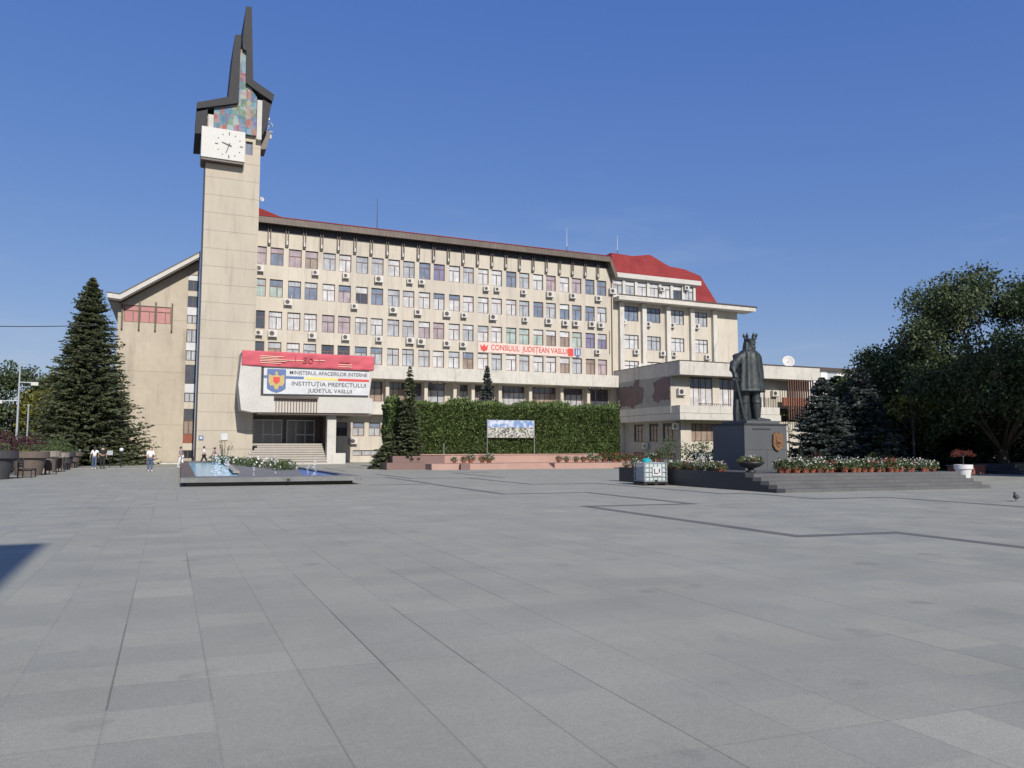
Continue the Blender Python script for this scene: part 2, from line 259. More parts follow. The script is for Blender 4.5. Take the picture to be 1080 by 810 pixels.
# ------------------------------------------------------------------ geometry helpers
FRONT = lambda y: ('F', y)      # wall facing -Y at depth y : u = X, outward = -Y
SIDE = lambda x: ('S', x)       # wall facing -X at x       : u = Y, outward = -X
class MB:
    def __init__(s): s.v = []; s.f = []
    def face(s, pts): i = len(s.v); s.v += [tuple(p) for p in pts]; s.f.append(tuple(range(i, i+len(pts)))); return s
    def box(s, x0, x1, y0, y1, z0, z1):
        i = len(s.v); s.v += [(x,y,z) for z in (z0,z1) for y in (y0,y1) for x in (x0,x1)]
        s.f += [tuple(i+k for k in q) for q in ((0,2,3,1),(4,5,7,6),(0,1,5,4),(2,6,7,3),(0,4,6,2),(1,3,7,5))]; return s
    def fb(s, fr, u0, u1, d0, d1, z0, z1):
        k, p = fr
        return s.box(u0, u1, p-d1, p-d0, z0, z1) if k == 'F' else s.box(p-d1, p-d0, u0, u1, z0, z1)
    def prism(s, pts, axis, a, b):
        """polygon extruded along an axis; pts are the two other coordinates in order"""
        f = {'Y': lambda p, t: (p[0], t, p[1]), 'X': lambda p, t: (t, p[0], p[1]), 'Z': lambda p, t: (p[0], p[1], t)}[axis]
        n = len(pts); i = len(s.v); s.v += [f(p, a) for p in pts] + [f(p, b) for p in pts]
        s.f.append(tuple(i+k for k in range(n))); s.f.append(tuple(i+n+k for k in reversed(range(n))))
        s.f += [(i+k, i+n+k, i+n+(k+1) % n, i+(k+1) % n) for k in range(n)]; return s
    def tube(s, p, q, r0, r1=None, n=8, cap=True):
        r1 = r0 if r1 is None else r1; p, q = Vector(p), Vector(q); d = (q-p).normalized()
        a = d.orthogonal().normalized(); b = d.cross(a); i = len(s.v)
        for c, r in ((p, r0), (q, r1)):
            for k in range(n): t = 2*math.pi*k/n; s.v.append(tuple(c+a*math.cos(t)*r+b*math.sin(t)*r))
        s.f += [(i+k, i+(k+1) % n, i+n+(k+1) % n, i+n+k) for k in range(n)]
        if cap: s.f += [tuple(i+k for k in reversed(range(n))), tuple(i+n+k for k in range(n))]
        return s
    def lathe(s, prof, c=(0,0,0), n=20, fold=0, nf=8, sx=1, sy=1, ph=0):
        i = len(s.v)
        for j, (r, z) in enumerate(prof):
            for k in range(n):
                t = 2*math.pi*k/n; rr = r*(1+fold*math.sin(nf*t+ph))
                s.v.append((c[0]+rr*math.cos(t)*sx, c[1]+rr*math.sin(t)*sy, c[2]+z))
        for j in range(len(prof)-1): s.f += [(i+j*n+k, i+j*n+(k+1) % n, i+(j+1)*n+(k+1) % n, i+(j+1)*n+k) for k in range(n)]
        s.f += [tuple(i+k for k in reversed(range(n))), tuple(i+(len(prof)-1)*n+k for k in range(n))]; return s
    def quads(s, P):   # P: (n,4,3) array
        i = len(s.v); s.v += [tuple(p) for p in P.reshape(-1,3).tolist()]; s.f += [tuple(range(i+4*k, i+4*k+4)) for k in range(len(P))]; return s
W = {}
def tag(o, label=None, cat=None, group=None, kind=None):
    for k, v in (('label', label), ('category', cat), ('group', group), ('kind', kind)):
        if v: o[k] = v
    return o
def thing(name, label, cat, loc=(0,0,0), group=None):
    o = bpy.data.objects.new(name, None); C.objects.link(o); o.location = loc; o.empty_display_size = .3
    W[o.name] = Vector(loc); return tag(o, label, cat, group)
def put(name, mb, m, parent=None, smooth=False, bevel=0, **k):
    me = bpy.data.meshes.new(name); V = np.array(mb.v, dtype=float)
    if parent is not None: org = W[parent.name]
    else: org = Vector(((V[:,0].min()+V[:,0].max())/2, (V[:,1].min()+V[:,1].max())/2, V[:,2].min()))
    me.from_pydata((V-np.array(org)).tolist(), [], mb.f); me.update()
    o = bpy.data.objects.new(name, me); C.objects.link(o)
    for mm in (m if isinstance(m, list) else [m]): me.materials.append(mm)
    if parent is not None: o.parent = parent; W[o.name] = org
    else: o.location = org; W[o.name] = org
    if smooth: me.shade_smooth()
    if bevel:
        bm = o.modifiers.new('bevel', 'BEVEL'); bm.width = bevel; bm.segments = 2; bm.limit_method = 'ANGLE'
    return tag(o, **k)
def copy_tree(o, parent=None):
    c = o.copy(); C.objects.link(c)
    if parent is not None: c.parent = parent
    for ch in o.children: copy_tree(ch, c)
    return c
def structure(name, mb, m): return put(name, mb, m, kind='structure')
def wall(mb, fr, u0, u1, z0, z1, holes, depth):
    """a wall skin with real openings and reveals"""
    k, p = fr
    P = (lambda u, d, z: (u, p-d, z)) if k == 'F' else (lambda u, d, z: (p-d, u, z))
    us = sorted({u0, u1, *[h[0] for h in holes], *[h[1] for h in holes]}); zs = sorted({z0, z1, *[h[2] for h in holes], *[h[3] for h in holes]})
    us = [u for u in us if u0 <= u <= u1]; zs = [z for z in zs if z0 <= z <= z1]
    for a, b in zip(us, us[1:]):
        for c, d in zip(zs, zs[1:]):
            mu, mz = (a+b)/2, (c+d)/2
            if any(h[0] < mu < h[1] and h[2] < mz < h[3] for h in holes): continue
            mb.face([P(a,0,c), P(b,0,c), P(b,0,d), P(a,0,d)])
    for h in holes:
        a, b, c, d = h
        for q in ((P(a,0,c),P(a,0,d),P(a,-depth,d),P(a,-depth,c)), (P(b,0,d),P(b,0,c),P(b,-depth,c),P(b,-depth,d)),
                  (P(b,0,c),P(a,0,c),P(a,-depth,c),P(b,-depth,c)), (P(a,0,d),P(b,0,d),P(b,-depth,d),P(a,-depth,d))): mb.face(q)
    return mb
def window(parent, fr, u0, u1, z0, z1, depth=.2, tint='white', fm=None, transom=.7, cols=(0,.5,1), name='window', upper=None, t=.075, mullup=False):
    fm = fm or M['brown']; d0, d1 = -depth, -depth+.07; mb = MB()
    mb.fb(fr, u0, u1, d0, d1, z0, z0+t).fb(fr, u0, u1, d0, d1, z1-t, z1).fb(fr, u0, u0+t, d0, d1, z0+t, z1-t).fb(fr, u1-t, u1, d0, d1, z0+t, z1-t)
    zt = z0+(z1-z0)*transom if transom else z1
    if transom: mb.fb(fr, u0+t, u1-t, d0, d1, zt-t/2, zt+t/2)
    for c in cols[1:-1]:
        u = u0+(u1-u0)*c; mb.fb(fr, u-t/2, u+t/2, d0, d1, z0+t, (zt-t/2) if not mullup and transom else (z1-t))
    wd = put(name, mb, fm, parent)
    put('pane', MB().fb(fr, u0+.01, u1-.01, d0-.01, d0+.025, z0+.01, z1-.01), G[tint], wd)
    if upper and transom: put('blind', MB().fb(fr, u0+t, u1-t, d0+.026, d0+.04, zt+t/2, z1-t), G[upper], wd)
    return wd
def text(s, x0, x1, y, z0, z1, m, parent, name='lettering', slope=0):
    cu = bpy.data.curves.new(name, 'FONT'); cu.body = s; cu.extrude = .01; cu.offset = .006
    o = bpy.data.objects.new('tmp', cu); C.objects.link(o); bpy.context.view_layer.update()
    me = bpy.data.meshes.new_from_object(o.evaluated_get(bpy.context.evaluated_depsgraph_get())); bpy.data.objects.remove(o)
    V = np.array([v.co[:] for v in me.vertices]); a, b = V.min(0), V.max(0)
    mb = MB(); org = V.copy()
    org[:,0] = x0+(V[:,0]-a[0])/(b[0]-a[0])*(x1-x0); org[:,2] = z0+(V[:,1]-a[1])/(b[1]-a[1])*(z1-z0); org[:,1] = y-V[:,2]
    mb.v = [tuple(q) for q in org]; mb.f = [tuple(p.vertices) for p in me.polygons]
    return put(name, mb, m, parent)

# ------------------------------------------------------------------ foliage helpers
def quads_at(rng, c, d, length, width, twist=None):
    """leaf quads centred at c (n,3), long axis d (n,3)"""
    n = len(c); d = d/np.linalg.norm(d, axis=1, keepdims=True); r = rng.normal(size=(n,3)); s = np.cross(d, r); s /= np.linalg.norm(s, axis=1, keepdims=True)+1e-9
    L_ = (length*rng.uniform(.7, 1.25, n))[:,None]*d/2; Wd = (width*rng.uniform(.7, 1.3, n))[:,None]*s/2
    return np.stack([c-L_-Wd*.5, c-L_*0+Wd*-1, c+L_, c+Wd], axis=1)
def conifer_quads(seed, h, rad, z0=.3, nb=900, per=16, tw=.42, twd=.13, droop=.28, power=.85, ragged=.25, side=1.0):
    rng = np.random.default_rng(seed); out = []
    t = rng.uniform(0, 1, nb)**1.15                       # 0 bottom .. 1 top
    az = rng.uniform(0, 2*np.pi, nb); prof = (1-t)**power
    Lb = rad*prof*rng.uniform(1-ragged, 1.0+ragged*.35, nb)+.1*(1-t)+.02
    nl = int(nb*.05); Lb[:nl] *= rng.uniform(1.08, 1.28, nl)
    lobes = 1+.10*np.sin(az*3+t*9+seed)+.07*np.sin(az*5-t*17); Lb *= lobes
    lv = np.round(t*h/.55)*.55; lv = .22*lv+.78*t*h; zb = z0+lv*(h-z0)/h
    for i in range(nb):
        k = max(4, int(per*(.35+.65*Lb[i]/rad))); s = rng.uniform(.12, 1, k)**.7
        u = np.array([math.cos(az[i]), math.sin(az[i]), 0]); sd_ = np.array([-u[1], u[0], 0])
        up = .35 if t[i] > .8 else 0
        c = u*(s*Lb[i])[:,None]; z = zb[i]+(-droop*s+.20*s*s+up*s)*Lb[i]; c[:,2] = np.minimum(z, h*.995)
        sgn = rng.choice([-1., 1.], k)[:,None]; spread = (rng.uniform(.2,1,k)*(1-s*.6)*tw*.9*side)[:,None]
        c = c+sd_*sgn*spread; c[:,2] -= rng.uniform(0, .12, k)*tw*2
        d = u+sd_*sgn*.9; d = d+np.array([0,0,-.35])*rng.uniform(0,1.6,k)[:,None]; sc = .3+.7*prof[i]**.6
        c[:,2] = np.maximum(c[:,2], .08)
        out.append(quads_at(rng, c, d, tw*sc*1.2, twd*1.5))
    return np.concatenate(out)
def blob_quads(seed, centres, radii, per, leaf, aspect=.6, shell=.55, flat=.8):
    rng = np.random.default_rng(seed); out = []
    for c, r in zip(centres, radii):
        n = int(per*(r**2)); v = rng.normal(size=(n,3)); v /= np.linalg.norm(v, axis=1, keepdims=True)
        rr = r*(shell+(1-shell)*rng.uniform(0,1,n))*rng.uniform(.75,1.15,n); p = np.array(c)+v*rr[:,None]*np.array([1,1,flat])
        d = v*.6+rng.normal(size=(n,3))*.8+np.array([0,0,-.3]); out.append(quads_at(rng, p, d, leaf, leaf*aspect))
    return np.concatenate(out)
def conifer(name, label, x, y, h, rad, m, seed, trunk_r=.2, group=None, **k):
    t = thing(name, label, 'tree', (x,y,0), group)
    put('trunk', MB().tube((x,y,0), (x,y,h*.55), trunk_r, trunk_r*.5).tube((x,y,h*.55), (x,y,h*.97), trunk_r*.5, .02), M['bark'], t)
    q = conifer_quads(seed, h, rad, **k)+np.array([x,y,0]); put('crown', MB().quads(q), m, t); return t
def limbs(mb, rng, base, tips, r0):
    for tp in tips:
        b = Vector(base); e = Vector(tp); mid = b.lerp(e, .5)+Vector((rng.normal()*.3, rng.normal()*.3, .5)); mb.tube(b, mid, r0*.5, r0*.3, 6).tube(mid, e, r0*.3, r0*.08, 6)
def broadleaf(name, label, x, y, h, rx, ry, m, seed, z_low=2.5, nblob=60, rb=(1.0,1.9), per=95, leaf=.32, trunk_r=.28, shape=None, group=None, full=False):
    rng = np.random.default_rng(seed); t = thing(name, label, 'tree', (x,y,0), group); cs = []; rs = []
    cz = (h+z_low)/2; hz = (h-z_low)/2
    while len(cs) < nblob:
        v = rng.normal(size=3); v /= np.linalg.norm(v); s = rng.uniform(.45, 1)**.5; r = rng.uniform(*rb)
        if full:
            zz = rng.uniform(-1,1); a_ = rng.uniform(0,6.283); q_ = (1-abs(zz)**(5 if zz < 0 else 2.2))**.5; v = np.array([math.cos(a_)*q_, math.sin(a_)*q_, zz]); s = rng.uniform(.35,1)**.4
        p = np.array([v[0]*(rx-r*.6)*s, v[1]*(ry-r*.6)*s, cz+v[2]*(hz-r*.6)*s])
        if shape and not shape(p): continue
        cs.append(p+np.array([x,y,0])); rs.append(r)
    mb = MB().tube((x,y,0), (x,y,z_low*.75), trunk_r, trunk_r*.8, 10).tube((x,y,z_low*.75), (x,y,cz*1.1), trunk_r*.8, trunk_r*.35, 8)
    limbs(mb, rng, (x,y,max(z_low*.7,1.2)), cs[::7], trunk_r*.7); put('trunk', mb, M['bark'], t, smooth=True)
    put('crown', MB().quads(blob_quads(seed, cs, rs, per, leaf, shell=.35)), m, t); return t

# ================================================================== SETTING
structure('ground', MB().box(-700, 900, -500, 1000, -.3, 0), M['pavers'])
# dark granite inlay bands
def band(pts, wd=.28):
    P = [Vector(p) for p in pts]; Lf = []; Rt = []
    for k, p in enumerate(P):
        d0 = (p-P[k-1]).normalized() if k else (P[1]-p).normalized(); d1 = (P[k+1]-p).normalized() if k < len(P)-1 else d0
        n0 = Vector((-d0.y, d0.x)); n1 = Vector((-d1.y, d1.x)); m_ = (n0+n1).normalized(); m_ = m_*(wd/2/max(.3, m_.dot(n0))); Lf.append(p+m_); Rt.append(p-m_)
    mb = MB()
    for k in range(len(P)-1): mb.face([(*Rt[k],.004),(*Rt[k+1],.004),(*Lf[k+1],.004),(*Lf[k],.004)])
    return mb
for pts in ([(10.45,18.4),(10.45,10.75),(12.6,10.45),(12.6,3.2)], [(10.3,18.5),(13.7,18.1),(13.7,24.2),(10.6,24.5),(10.6,32.4),(7.9,32.7)],
            [(18.6,21.3),(18.6,18.2),(21.2,17.9),(21.2,10.0)], [(10.75,33),(10.75,41),(8.0,41.3),(8.0,46)], [(11.5,46),(11.5,38.5),(14.5,38.2),(14.5,30.5),(17.6,30.2),(17.6,21.6),(18.6,21.5)],
            [(21.2,10.0),(24.2,9.7),(24.2,3)], [(11,52),(11,60),(14,60),(14,66)], [(16.4,38),(16.4,46),(19,46)]):
    structure('paving_band', band(pts), M['inlay'])
road = structure('road', MB().box(-90, 2.0, 67.6, 70.0, -.02, .006), M['asphalt'])
structure('kerb', MB().box(-90, 2.4, 82.0, 82.3, 0, .14).box(-90, 2.0, 67.3, 67.6, -.02, .012), M['kerb'])
structure('pavement', MB().box(-90, 2.2, 82.3, 85.9, 0, .12), M['asphalt'])
structure('lawn', MB().box(31.5, 140, 31.5, 69, 0, .05), mat('dark_grass', (.05,.075,.025), .95, .3, 3))  # dark green base colour with random tone
structure('lawn', MB().box(-90, -9.5, 56, 67, 0, .06), mat('dark_grass', (.05,.075,.025), .95, .3, 3))

# ================================================================== CLOCK TOWER
tw = thing('clock_tower', 'tall beige clock tower with a dark twin-pointed roof and coloured mosaic', 'tower', (4.9,81,0))
TX0, TX1, TY = 2.42, 7.42, 78
mb = MB(); wall(mb, FRONT(TY), TX0, TX1, 0, 33.9, [(6.02,6.68,30.4,31.75)], .3)
mb.face([(TX0,84,0),(TX0,TY,0),(TX0,TY,33.9),(TX0,84,33.9)]).face([(TX1,TY,0),(TX1,84,0),(TX1,84,33.9),(TX1,TY,33.9)])
mb.face([(TX1,84,0),(TX0,84,0),(TX0,84,33.9),(TX1,84,33.9)]).face([(TX0,TY,33.9),(TX1,TY,33.9),(TX1,84,33.9),(TX0,84,33.9)])
mb.box(5.3, 7.4, 78.01, 83.2, 33.91, 35.8)
up_ = lambda P: [(x*1.0095, 1.6+(z-1.6)*1.0095) for x, z in P]
put('wall', mb, M['tower'], tw)
window(tw, FRONT(TY), 6.02, 6.68, 30.4, 31.75, .28, 'blue', M['fin'], transom=0, cols=(0,1))
# panel joints standing slightly proud of the render as drip strips
for i, z in enumerate(np.arange(3.0, 28.6, 1.75)):
    pass
put('pilaster', MB().box(2.5, 2.98, 77.45, 77.995, 32.2, 33.65), M['canopywhite'], tw)
put('pilaster', MB().box(6.95, 7.42, 77.4, 77.995, 31.9, 35.9), M['canopywhite'], tw)
put('mosaic_panel', MB().prism([(3.0,32.3),(6.92,32.3),(6.92,36.2),(5.95,37.6),(5.95,40.9),(5.12,40.8),(5.12,35.6),(3.0,34.8)], 'Y', 77.6, 78.6), M['mosaic'], tw)
put('roof_plate', MB().prism(up_([(1.42,33.6),(1.42,34.2),(4.2,35.3),(4.62,41.6),(5.18,41.75),(5.15,35.0),(5.0,34.8)]), 'Y', 77.2, 83.5), M['darkroof'], tw)
put('roof_plate', MB().prism(up_([(5.76,37.0),(5.72,40.2),(5.36,40.4),(5.34,41.2),(5.57,44.75),(6.09,44.8),(6.42,37.4),(8.45,36.3),(8.25,35.6),(7.2,36.15)]), 'Y', 77.2, 83.5), M['darkroof'], tw)
put('roof_flank', MB().prism([(1.35,31.5),(1.42,33.62),(2.4,34.02),(2.44,33.0),(2.40,31.9),(2.0,31.55)], 'Y', 77.3, 83), M['darkroof'], tw)
put('roof_flank', MB().prism([(7.45,32.2),(7.45,36.0),(8.26,35.62),(7.95,33.5)], 'Y', 77.3, 83), M['darkroof'], tw)
put('bracket', MB().prism([(7.43,33.2),(8.42,33.3),(8.0,31.4),(7.43,31.3)], 'Y', 78.4, 80.5), M['fin'], tw)
put('lightning_rod', MB().tube((5.85,80,44.7), (5.85,80,46), .03), M['grey'], tw)
# soffit strip under the clerestory: light face of roof edges
ck = thing('clock', 'square white tower clock showing half past nine', 'clock', (3.9,78,29.0))
put('case', MB().box(1.93, 5.89, 77.05, 77.99, 29.25, 32.25).box(1.93, 2.41, 77.99, 79.8, 29.25, 32.25), M['clockface'], ck, bevel=.03)
put('underside', MB().box(2.0, 5.8, 77.15, 77.985, 29.02, 29.245).box(2.0, 2.405, 77.985, 79.7, 29.02, 29.245), M['fin'], ck)
cx, cz, cy = 4.42, 30.72, 77.05
for k in range(12):
    a = math.pi*k/6; big = k % 3 == 0; r = 1.13; l_, w_ = (.30,.1) if big else (.1,.09)
    dx, dz = math.sin(a), math.cos(a); px_, pz_ = math.cos(a), -math.sin(a)
    p = [(cx+dx*(r-l_/2)-px_*w_/2, cz+dz*(r-l_/2)-pz_*w_/2), (cx+dx*(r+l_/2)-px_*w_/2, cz+dz*(r+l_/2)-pz_*w_/2), (cx+dx*(r+l_/2)+px_*w_/2, cz+dz*(r+l_/2)+pz_*w_/2), (cx+dx*(r-l_/2)+px_*w_/2, cz+dz*(r-l_/2)+pz_*w_/2)]
    put('hour_mark', MB().prism(p, 'Y', cy-.03, cy-.002), M['black'], ck)
def hand(nm, ang, ln, back, w_):
    a = R(ang); dx, dz = math.sin(a), math.cos(a); px_, pz_ = math.cos(a), -math.sin(a)
    p = [(cx-dx*back-px_*w_, cz-dz*back-pz_*w_), (cx+dx*ln-px_*w_*.5, cz+dz*ln-pz_*w_*.5), (cx+dx*ln+px_*w_*.5, cz+dz*ln+pz_*w_*.5), (cx-dx*back+px_*w_, cz-dz*back+pz_*w_)]
    put(nm, MB().prism(p, 'Y', cy-.07, cy-.04), M['black'], ck)
hand('hour_hand', 288, .68, .25, .06); hand('minute_hand', 198, .88, .2, .045)
# radio gear at the tower's right
def dish(name, label, c, r, dirv, m, pole=None, cat='satellite dish'):
    t = thing(name, label, cat, c); d = Vector(dirv).normalized(); q = d.to_track_quat('Z', 'Y').to_matrix(); mb = MB().lathe([(.02,-.22*r),(r*.5,-.16*r),(r*.85,-.04*r),(r,.05*r),(r*.97,.07*r),(r*.8,0),(r*.4,-.1*r),(.02,-.14*r)], (0,0,0), 20)
    mb.v = [tuple(q @ Vector(v)+Vector(c)) for v in mb.v]; put('reflector', mb, m, t, smooth=True)
    put('feed_arm', MB().tube(Vector(c)-d*r*.2, Vector(c)+d*r*.7, .02), M['grey'], t)
    if pole: put('mast', MB().tube(c, pole, .035), M['grey'], t)
dish('satellite_dish', 'grey dish high on the right side of the clock tower', (7.95,78.2,34.55), .32, (.3,-1,.1), M['grey'], (7.44,78.3,34.3))
dish('satellite_dish', 'small white dish on the right corner of the clock tower, below the grey dish', (8.45,78.2,33.95), .26, (.9,-.4,.2), M['ac'], (8.0,78.5,33.3))
an = thing('radio_antenna', 'blue and white radio antenna cluster on the bracket beside the tower mosaic', 'antenna', (7.9,78.9,33.3))
put('panel', MB().box(7.5,8.2,78.5,78.62,33.45,33.6).box(7.5,8.25,78.5,78.62,33.75,33.95).box(7.55,8.1,78.5,78.62,34.05,34.2), M['bluedoor'], an)
put('mast', MB().tube((8.2,78.9,33.3), (8.2,78.9,34.5), .04).tube((7.6,78.9,33.3), (7.6,78.9,34.4), .04).tube((8.2,78.7,33.4),(8.6,78.5,33.3),.06).tube((8.4,78.6,32.6),(8.4,78.6,33.0),.12), M['ac'], an)
dish('satellite_dish', 'white dish fixed to the tower edge beside the red roof corner', (7.75,78.6,26.3), .22, (.4,-1,.1), M['ac'], (7.44,78.7,26.1))
# door plates
sg = thing('wall_plaque', 'small white square plate on the lower tower wall', 'plaque', (4.85,77.99,2.5)); put('plate', MB().box(4.55,5.15,77.9,77.995,2.3,2.9), M['signwhite'], sg, bevel=.01); put('rim', MB().box(4.52,5.18,77.93,77.99,2.27,2.93), M['grey'], sg)
sg = thing('wall_plaque', 'small blue square plate near the left edge of the tower wall', 'plaque', (2.8,77.99,2.3)); put('plate', MB().box(2.6,3.02,77.93,77.995,2.3,2.72), M['blue'], sg); put('emblem', MB().box(2.7,2.92,77.9,77.928,2.4,2.62), M['signwhite'], sg)

# ================================================================== LEFT GABLE WING
gw = thing('gabled_hall', 'beige windowless hall left of the tower with a slanting white-edged roof', 'building', (-1.2,82,0))
GY = 86; KX = 86/78.5; KZ = lambda z: 1.6+(z-1.6)*KX
XL, XR = -5.04, 2.415; XA, XB, ZA, ZB = -4.12*KX, -.15*KX, KZ(13.15), KZ(14.75); XC, XD, ZC, ZD = 1.36, 2.4, .5, KZ(18.05)
mb = MB()
rk = lambda x: KZ(15.0)+(x+4.4*KX)*(KZ(19.65)-KZ(15.0))/(6.6*KX)
def col(a, b, z0, z1=None): mb.face([(a,GY,z0),(b,GY,z0),(b,GY,z1 or rk(b)),(a,GY,z1 or rk(a))])
col(XL,XA,0); col(XA,XB,0,ZA); col(XA,XB,ZB); col(XB,XC,0); col(XC,XD,0,ZC); col(XC,XD,ZD); col(XD,XR,0)
for a, b, c, d in ((XA,XB,ZA,ZB),(XC,XD,ZC,ZD)):
    for q in (((a,GY,c),(a,GY,d),(a,GY+.35,d),(a,GY+.35,c)),((b,GY,c),(b,GY,d),(b,GY+.35,d),(b,GY+.35,c)),((a,GY,d),(b,GY,d),(b,GY+.35,d),(a,GY+.35,d)),((a,GY,c),(b,GY,c),(b,GY+.35,c),(a,GY+.35,c))): mb.face(q)
mb.face([(XL,104,0),(XL,GY,0),(XL,GY,rk(XL)),(XL,100,rk(XL))]).face([(XR,100,0),(XL,100,0),(XL,100,rk(XL)),(XR,100,rk(XR))])
put('wall', mb, M['gable'], gw)
put('roof', MB().prism([(-5.96,16.35),(-4.78,16.25),(2.3,21.2),(2.41,21.28),(2.41,21.72),(2.3,21.65),(-4.84,16.72),(-5.97,16.83)], 'Y', 84.5, 104), M['canopywhite'], gw)
put('roof_sheet', MB().prism([(-6.03,16.84),(-4.86,16.73),(2.3,21.66),(2.41,21.73),(2.41,21.82),(2.3,21.76),(-4.89,16.82),(-6.03,16.92)], 'Y', 84.45, 104), M['fin'], gw)
put('roof_soffit', MB().prism([(-5.9,16.18),(-4.76,16.1),(2.4,21.1),(2.4,21.25),(-4.76,16.23),(-5.9,16.33)], 'Y', 84.6, 85.99), M['fin'], gw)
for a, b in ((-4.12,-2.86),(-2.78,-1.5),(-1.42,-.15)): window(gw, FRONT(GY), a*KX, b*KX, ZA, ZB, .12, 'pink', M['brown'], .68, (0,.62,1)).children[0].data.materials[0] = M['curtainred']
for x in (-4.65,-3.1,-1.6,-.06): put('fin', MB().box(x-.08, x+.08, 85.7, 85.99, 13.5, 16.4 if x > -4 else 16.0), M['fin'], gw)
kz = 'dark W dark B dark W pale B pale W pale B dark W pale B dark tan R B black'.split()
edges = [289,303.5,310,320.5,325.5,336.5,344,352.5,358,371,378.5,388.5,392.5,411,419.5,428.5,435,446,459.5,468,474.5,484]
zed = [1.6+(472-y_)*.0983*KX for y_ in edges]
for k_, a, b in zip(kz, zed, zed[1:]):
    if k_ in 'WBR': put('spandrel', MB().box(XC+.01,XD-.01,GY+.1,GY+.16,b,a), {'W':M['signwhite'],'B':M['plaster'],'R':M['brick']}[k_], gw)
    else: window(gw, FRONT(GY), XC+.01, XD-.01, b, a, .16, k_, M['fin'], 0, (0,.5,1))

# ================================================================== MAIN OFFICE BUILDING
ob = thing('office_building', 'long five-storey beige office building with rows of paired windows and a brown eave', 'building', (29,92,0))
FY = 84
rows = [(20.95,22.9),(17.52,19.45),(14.08,16.02),(10.78,12.74)]
wc = [10.01+1.8215*k+(.04 if k % 2 else -.04) for k in range(-1,23)]
tints = {0:['pink','blue','pink','pink','pale','white','pale','pale','white','pale','blue','violet','white','pale','white','white','blue','pale','white','pink','white','pink','blue','blue'],
         1:['green','green','blue','blue','white','pink','blue','blue','pale','white','white','white','white','white','white','white','white','pale','blue','pale','blue','blue','blue','white'],
         2:['white','white','white','white','pink','pink','pale','white','pale','pale','pink','pink','white','pale','white','white','green','green','green','green','green','green','violet','violet'],
         3:['dark','dark','pale','pale','dark','dark','pale','pale','pale','pale','pale','white','white','white','white','pale','white','pale','white','white','white','pale','pale','pink']}
holes = []
for r_, (z0, z1) in enumerate(rows):
    for k, c in enumerate(wc):
        holes.append((max(c-.68,7.45), c+.68, z0, z1))
mb = MB(); wall(mb, FRONT(FY), 7.43, 51.7, 10.6, 25.3, holes, .3)
# first floor loggia and ground floor
lh = []
for (a, b) in ((20.2,21.9),(22.5,24.5),(24.9,26.5),(26.9,29.3),(31.2,32.2),(32.7,35.6),(36.2,39.6),(40.2,43.9),(44.5,47.7),(48.2,51.5)): lh.append((a,b,6.75,9.0))
wall(mb, FRONT(85), 7.43, 51.7, 6.7, 9.4, [h for h in lh], .3)
gh = []; gb = []
for i in range(16):
    a = 16.55+i*1.8+(.1 if i else 0)
    if a+1.35 > 51: break
    gh.append((a, a+1.3, 2.85, 4.35))
for i in range(8):
    a = 18.5+i*4.1; gb.append((a, a+3.1, .68, 1.3))
wall(mb, FRONT(84.3), 15.2, 51.7, 0, 5.3, gh+gb, .25)
mb.face([(51.7,84,0),(51.7,100,0),(51.7,100,25.3),(51.7,84,25.3)]).face([(51.7,100,0),(7.43,100,0),(7.43,100,25.3),(51.7,100,25.3)]).face([(7.43,100,9),(7.43,84,9),(7.43,84,25.3),(7.43,100,25.3)])
put('wall', mb, M['plaster'], ob)
rw = random.Random(3)
for r_, (z0, z1) in enumerate(rows):
    for k, c in enumerate(wc):
        a = max(c-.68, 7.45); tn = tints[r_][k] if rw.random() > .07 else rw.choice(['dark','white','pale','tan']); sp = rw.choice([.5,.42,.58]); up = {0:'pink',1:'pink',2:'pink',3:'pink'}.get(k) if r_ == 0 else (rw.choice(['pale','white',None,None,None,'white','blue']))
        window(ob, FRONT(FY), a, c+.68, z0, z1, .22, tn, M['brown'] if (k+r_) % 3 else M['fin'], rw.choice([.66,.7,.62]), (0,sp,1) if k else (0,1), upper=up, mullup=(r_ == 3 and k in (8,9)))
for i, (a, b, z0, z1) in enumerate(lh):
    wd = b-a; n_ = max(2, round(wd/.75)); window(ob, FRONT(85), a, b, z0, z1, .2, ['tan','tan','dark','pale','pale','pink','pale','tan','pale','dark'][i], M['brown'], .66, [q/n_ for q in range(n_+1)], 'loggia_window', upper='dark', mullup=True)
for i, (a, b, z0, z1) in enumerate(gh): window(ob, FRONT(84.3), a, b, z0, z1, .2, 'dark' if i == 0 else 'pale', M['brown'], .62, (0,.5,1), 'ground_floor_window', upper='blue')
for i, (a, b, z0, z1) in enumerate(gb): window(ob, FRONT(84.3), a, b, z0, z1, .18, 'pale', M['brown'], 0, (0,.33,.66,1), 'basement_window')
put('balcony_band', MB().box(13.5, 51.75, 82.7, 84.98, 9.15, 10.62), M['white'], ob)
put('balcony_band', MB().box(15.3, 51.68, 83.0, 84.98, 5.22, 6.62), M['white'], ob)
put('slab', MB().box(7.43, 51.69, 84.0, 86, 10.45, 10.599), M['plaster'], ob)
for x in (16.0,18.1,22.2,24.7,26.7,30.2,32.45,35.9,39.9,44.2,47.95): put('column', MB().box(x-.2, x+.2, 83.9, 84.3, 6.63, 9.14), M['plaster'], ob)
put('eave_fascia', MB().box(7.43, 50.7, 83.0, 83.12, 25.22, 25.95), M['brownmetal'], ob)
put('eave_soffit', MB().box(7.43, 50.7, 83.12, 84.6, 25.3, 25.42), M['fin'], ob)
put('eave_end', MB().prism([(50.72,25.95),(50.72,25.22),(51.45,23.35),(51.8,23.3),(51.8,23.7)], 'Y', 82.98, 84.6), M['brownmetal'], ob)
